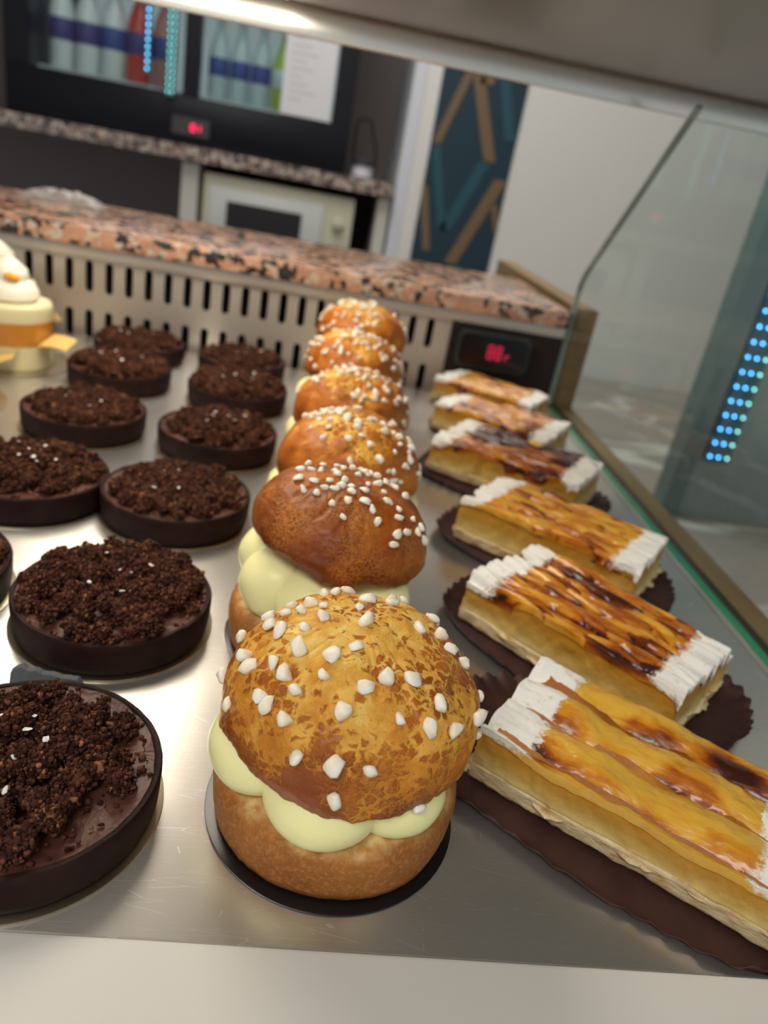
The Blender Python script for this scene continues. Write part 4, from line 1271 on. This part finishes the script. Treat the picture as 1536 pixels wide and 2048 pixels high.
def paper_mesh(a, b, seed, pleats=52, lift=0.010, flat=0.885):
    na = 264; nr = 22; V = []; F = []
    for i in range(nr + 1):
        f = i / nr
        for k in range(na):
            th = 2 * math.pi * k / na
            # super-ellipse outline
            c, s_ = math.cos(th), math.sin(th)
            e = 0.62
            X = math.copysign(abs(c) ** e, c) * a * f; Y = math.copysign(abs(s_) ** e, s_) * b * f
            g = max(0, (f - flat) / (1 - flat))
            V.append((X, Y, g ** 1.3))
    V = np.array(V); th = np.arctan2(V[:, 1] / b, V[:, 0] / a)
    g = V[:, 2].copy()
    Q = np.stack([np.cos(th), np.sin(th), 0 * th], -1)
    lf = lift * (0.55 + 0.9 * vnoise(Q, 1.7, seed, 2))
    pl_ = np.sin(th * pleats + 1.2 * vnoise(Q, 3, seed + 4))
    V[:, 2] = 0.0004 + g * np.clip(lf, 0.0012, 0.02) + g * 0.0011 * pl_ + 0.0002 * g
    k = 1 + g * (0.05 * vnoise(Q, 2.2, seed + 2) + 0.005 * pl_) - g * 0.03
    V[:, 0] *= k; V[:, 1] *= k
    for i in range(nr):
        for k in range(na):
            k2 = (k + 1) % na
            if i == 0: F.append((0, na + k, na + k2))
            else: F.append((i * na + k, (i + 1) * na + k, (i + 1) * na + k2, i * na + k2))
    return mesh_np('paper_liner', V, F)


SL = [
    # x, y, angle, L, W, style, H, seed, label, paper (a,b,offx,offy)
    (0.1465, 0.2045, -36, 0.1180, 0.0650, 'waves', 0.0210, 5, 'nearest apple tart slice, large smooth golden waves, cut off by the right edge', (0.082, 0.0500, -0.004, 0.000)),
    (0.1560, 0.3050, -47, 0.1160, 0.0650, 'slices', 0.0235, 6, 'second apple tart slice, thin glossy browned apple slices', (0.081, 0.0500, 0.000, -0.001)),
    (0.1690, 0.4120, -37, 0.1160, 0.0650, 'slices', 0.0240, 7, 'third apple tart slice, even amber apple strips running lengthwise', (0.079, 0.0510, 0.000, -0.002)),
    (0.1665, 0.5330, -33, 0.1180, 0.0700, 'slices', 0.0235, 8, 'fourth apple tart slice, darkest caramelised top with a pale almond flake', (0.080, 0.0525, 0.0, -0.001)),
    (0.1760, 0.6380, -33, 0.1090, 0.0640, 'slices', 0.0205, 9, 'fifth apple tart slice, partly hidden behind the dark caramelised one', (0.066, 0.042, 0, 0)),
    (0.1850, 0.7330, -33, 0.1050, 0.0620, 'slices', 0.0205, 10, 'rearmost apple tart slice, bright orange, under the temperature display', (0.062, 0.040, 0, 0)),
]
for i, (x, y, ang, L, Wd, st, H, sd, lab, pp) in enumerate(SL):
    sl = make_slice(sd, L, Wd, st, H, [M_apple_s, M_apple, M_apple_s, M_apple, M_apple, M_apple_s][i], (0.019, 0.019) if i == 0 else (0.0155, 0.0155), [0, .8, .35, 1.0, .6, .3][i])
    zz = Z0 + 0.0018
    sl.location = (x, y, zz); sl.rotation_euler = (0, 0, R(ang))
    tag(sl, lab, 'tart slice', 'apple tart slices')
    p = link('paper_liner', paper_mesh(pp[0], pp[1], 60 + i, lift=0.006), M_paper, None, (x + pp[2], y + pp[3], Z0 + 0.0002))
    p.rotation_euler = (0, 0, R(ang))
    if i == 3:
        bs, Fb = ico(3)
        al = link('almond_flake', mesh_np('almond_flake', bs * np.array([0.0062, 0.0042, 0.0007]), Fb), mat('pale_almond', (0.82, 0.50, 0.12), 0.4), sl, (0.0060, 0.0200, H + 0.0068), (0.25, 0.15, 0.4))
        al['label'] = 'pale golden almond flake'
    ca, sa = math.cos(R(ang)), math.sin(R(ang))
    for v_ in p.data.vertices:      # the sheet is pushed up against the case walls where it would run past them
        wx = p.location.x + ca * v_.co.x - sa * v_.co.y; wy = p.location.y + sa * v_.co.x + ca * v_.co.y
        nx_, ny_ = min(wx, 0.2590), max(wy, 0.1402)
        if nx_ != wx or ny_ != wy:
            dx_, dy_ = nx_ - p.location.x, ny_ - p.location.y
            v_.co.z += 0.35 * (abs(wx - nx_) + abs(wy - ny_))
            v_.co.x, v_.co.y = ca * dx_ + sa * dy_, -sa * dx_ + ca * dy_
    md = p.modifiers.new('thick', 'SOLIDIFY'); md.thickness = 0.0003; md.offset = 1
    tag(p, 'dark brown pleated paper under the ' + lab.split(',')[0], 'paper liner', 'brown paper liners')

# ------------------------------------------------------------------ layered cream cakes at the left
M_lcream = mat('pale_cream', (0.80, 0.72, 0.47), 0.4, sss=0.3, sssr=(0.005, 0.004, 0.002))
M_whip = mat('whipped_cream', (0.84, 0.80, 0.68), 0.45, sss=0.3, sssr=(0.005, 0.004, 0.003))
M_caramel = mat('caramel_layer', (0.62, 0.25, 0.035), 0.35, sss=0.2, sssr=(0.004, 0.002, 0.001))
M_orange = mat('orange_jelly', (0.85, 0.38, 0.02), 0.2)
M_tab = mat('pale_gold_wafer', (0.72, 0.48, 0.15), 0.35)


def cream_cake():
    t = empty('layered_cream_cake'); r = 0.0335
    lathe('bottom_cream', [(r, 0.0), (r, 0.0175)], M_lcream, t, None, 64)
    lathe('caramel_layer', [(r, 0.0177), (r, 0.0345)], M_caramel, t, None, 64)
    lathe('top_cream', [(r, 0.0347), (r, 0.0440), (r - 0.001, 0.0462), (r - 0.003, 0.0470)], M_lcream, t, None, 64)
    lathe('clear_collar', [(r + 0.0006, 0.0001), (r + 0.0006, 0.0495), (r + 0.0008, 0.0495), (r + 0.0008, 0.0001)], M_acetate, t, None, 64)
    bpy.data.objects  # keep collar open ended
    lathe('whipped_dollop', [(0.019, 0.0471), (0.0228, 0.050), (0.0225, 0.055), (0.0185, 0.0600), (0.0145, 0.0620), (0.0152, 0.065), (0.0140, 0.0695), (0.0085, 0.0740), (0.0035, 0.0775), (0.0008, 0.0785)], M_whip, t, None, 48)
    base, F = ico(3)
    V = base * np.array([0.0075, 0.0035, 0.0026]) * (1 + 0.2 * vnoise(base, 1.5, 4)[:, None])
    link('orange_piece', mesh_np('orange_piece', V, F), M_orange, t, (0.006, -0.0135, 0.0655))
    for az, z in ((-20, 0.018), (-75, 0.009)):
        V = []; nn = 10
        for q in range(nn + 1):
            f = q / nn; xx = 0.0345 + 0.026 * f; zz = 0.002 * math.sin(f * 2.6)
            hw = 0.0095 * (1 - 0.25 * f)
            for yy, dz in ((-hw, 0), (hw, 0.006), (hw, 0.0072), (-hw, 0.0012)):
                V.append((xx, yy, z + zz + dz))
        Fx = []
        for q in range(nn):
            for c4 in range(4):
                a0 = q * 4 + c4; a1 = q * 4 + (c4 + 1) % 4
                Fx.append((a0, a1, a1 + 4, a0 + 4))
        Fx += [(3, 2, 1, 0), (nn * 4, nn * 4 + 1, nn * 4 + 2, nn * 4 + 3)]
        o = link('wafer_tab', mesh_np('wafer_tab', V, Fx, False), M_tab, t); o.rotation_euler = (0, 0, R(az))
    return t


CK = 'layered cream cakes'
ck = cream_cake()
ck.location = (-0.2590, 0.6580, Z0 + BT); ck.scale = (1, 1, 1.12); tag(ck, 'layered cream and caramel cake with whipped dollop, at the left edge', 'cake', CK)
ck2 = copy_tree(ck); ck2.location = (-0.2990, 0.7320, Z0 + BT); ck2.rotation_euler = (0, 0, 2.2); tag(ck2, 'second layered cream cake, half hidden behind the nearer one', 'cake', CK)
disc('cake_board', -0.2610, 0.6600, 0.0500, M_board_gold, 'wide silver-gold disc under the nearer cream cake')
disc('cake_board', -0.3350, 0.7320, 0.0370, M_board_gold, 'wide silver-gold disc under the hidden cream cake')
disc('cake_board', -0.2680, 0.5380, 0.0480, M_board_gold, 'silver-gold disc whose edge shows alone at the left picture border')

# slate price holder behind the front tart
bm = bmesh.new()
nseg = 14
rs = np.random.RandomState(5)
tp_ = []
for q in range(nseg + 1):
    f = q / nseg; tp_.append((-0.014 + 0.028 * f, 0.0105 + 0.0004 * rs.randn() - (0.0022 if q in (0, nseg) else 0)))
V = []; F = []
for (x, z) in tp_:
    V += [(x, -0.0012, 0), (x, -0.0012, z - 0.0012), (x, 0.0002, z), (x, 0.0012, z - 0.0005), (x, 0.0012, 0)]
for q in range(nseg):
    for c in range(5):
        a = q * 5 + c; b = q * 5 + (c + 1) % 5
        F.append((a, b, b + 5, a + 5))
F += [(4, 3, 2, 1, 0), tuple(nseg * 5 + k for k in range(5))]
bm.free()
sl_ = link('slate_tag', mesh_np('slate_tag', V, F, False), M_slate, None, (-0.0850, 0.2360, Z0))
sl_.rotation_euler = (R(-14), 0, R(-8))
tag(sl_, 'small grey slate tag with chipped top edge, behind the foremost chocolate tart', 'tag')

# glowing dot columns standing in for reflections on the fridge door and side glass
reflected_dots('light_strip', (-0.532, FY - 0.016, 0.335), 1, 18, 0.0, 0.0165, 0.0028, M_reflb2, M_reflb2, 'blue light strip on the left fridge door, the bluer one')
reflected_dots('light_strip', (-0.478, FY - 0.016, 0.292), 2, 20, 0.012, 0.0155, 0.0017, M_reflg, M_reflg, 'pale cyan double light strip on the left fridge door beside the post')
reflected_dots('light_strip', (0.726, 1.218, -0.155), 3, 22, 0.0165, 0.0260, 0.0022, M_reflb, M_reflg, 'blue dotted light strip on the teal cabinet')
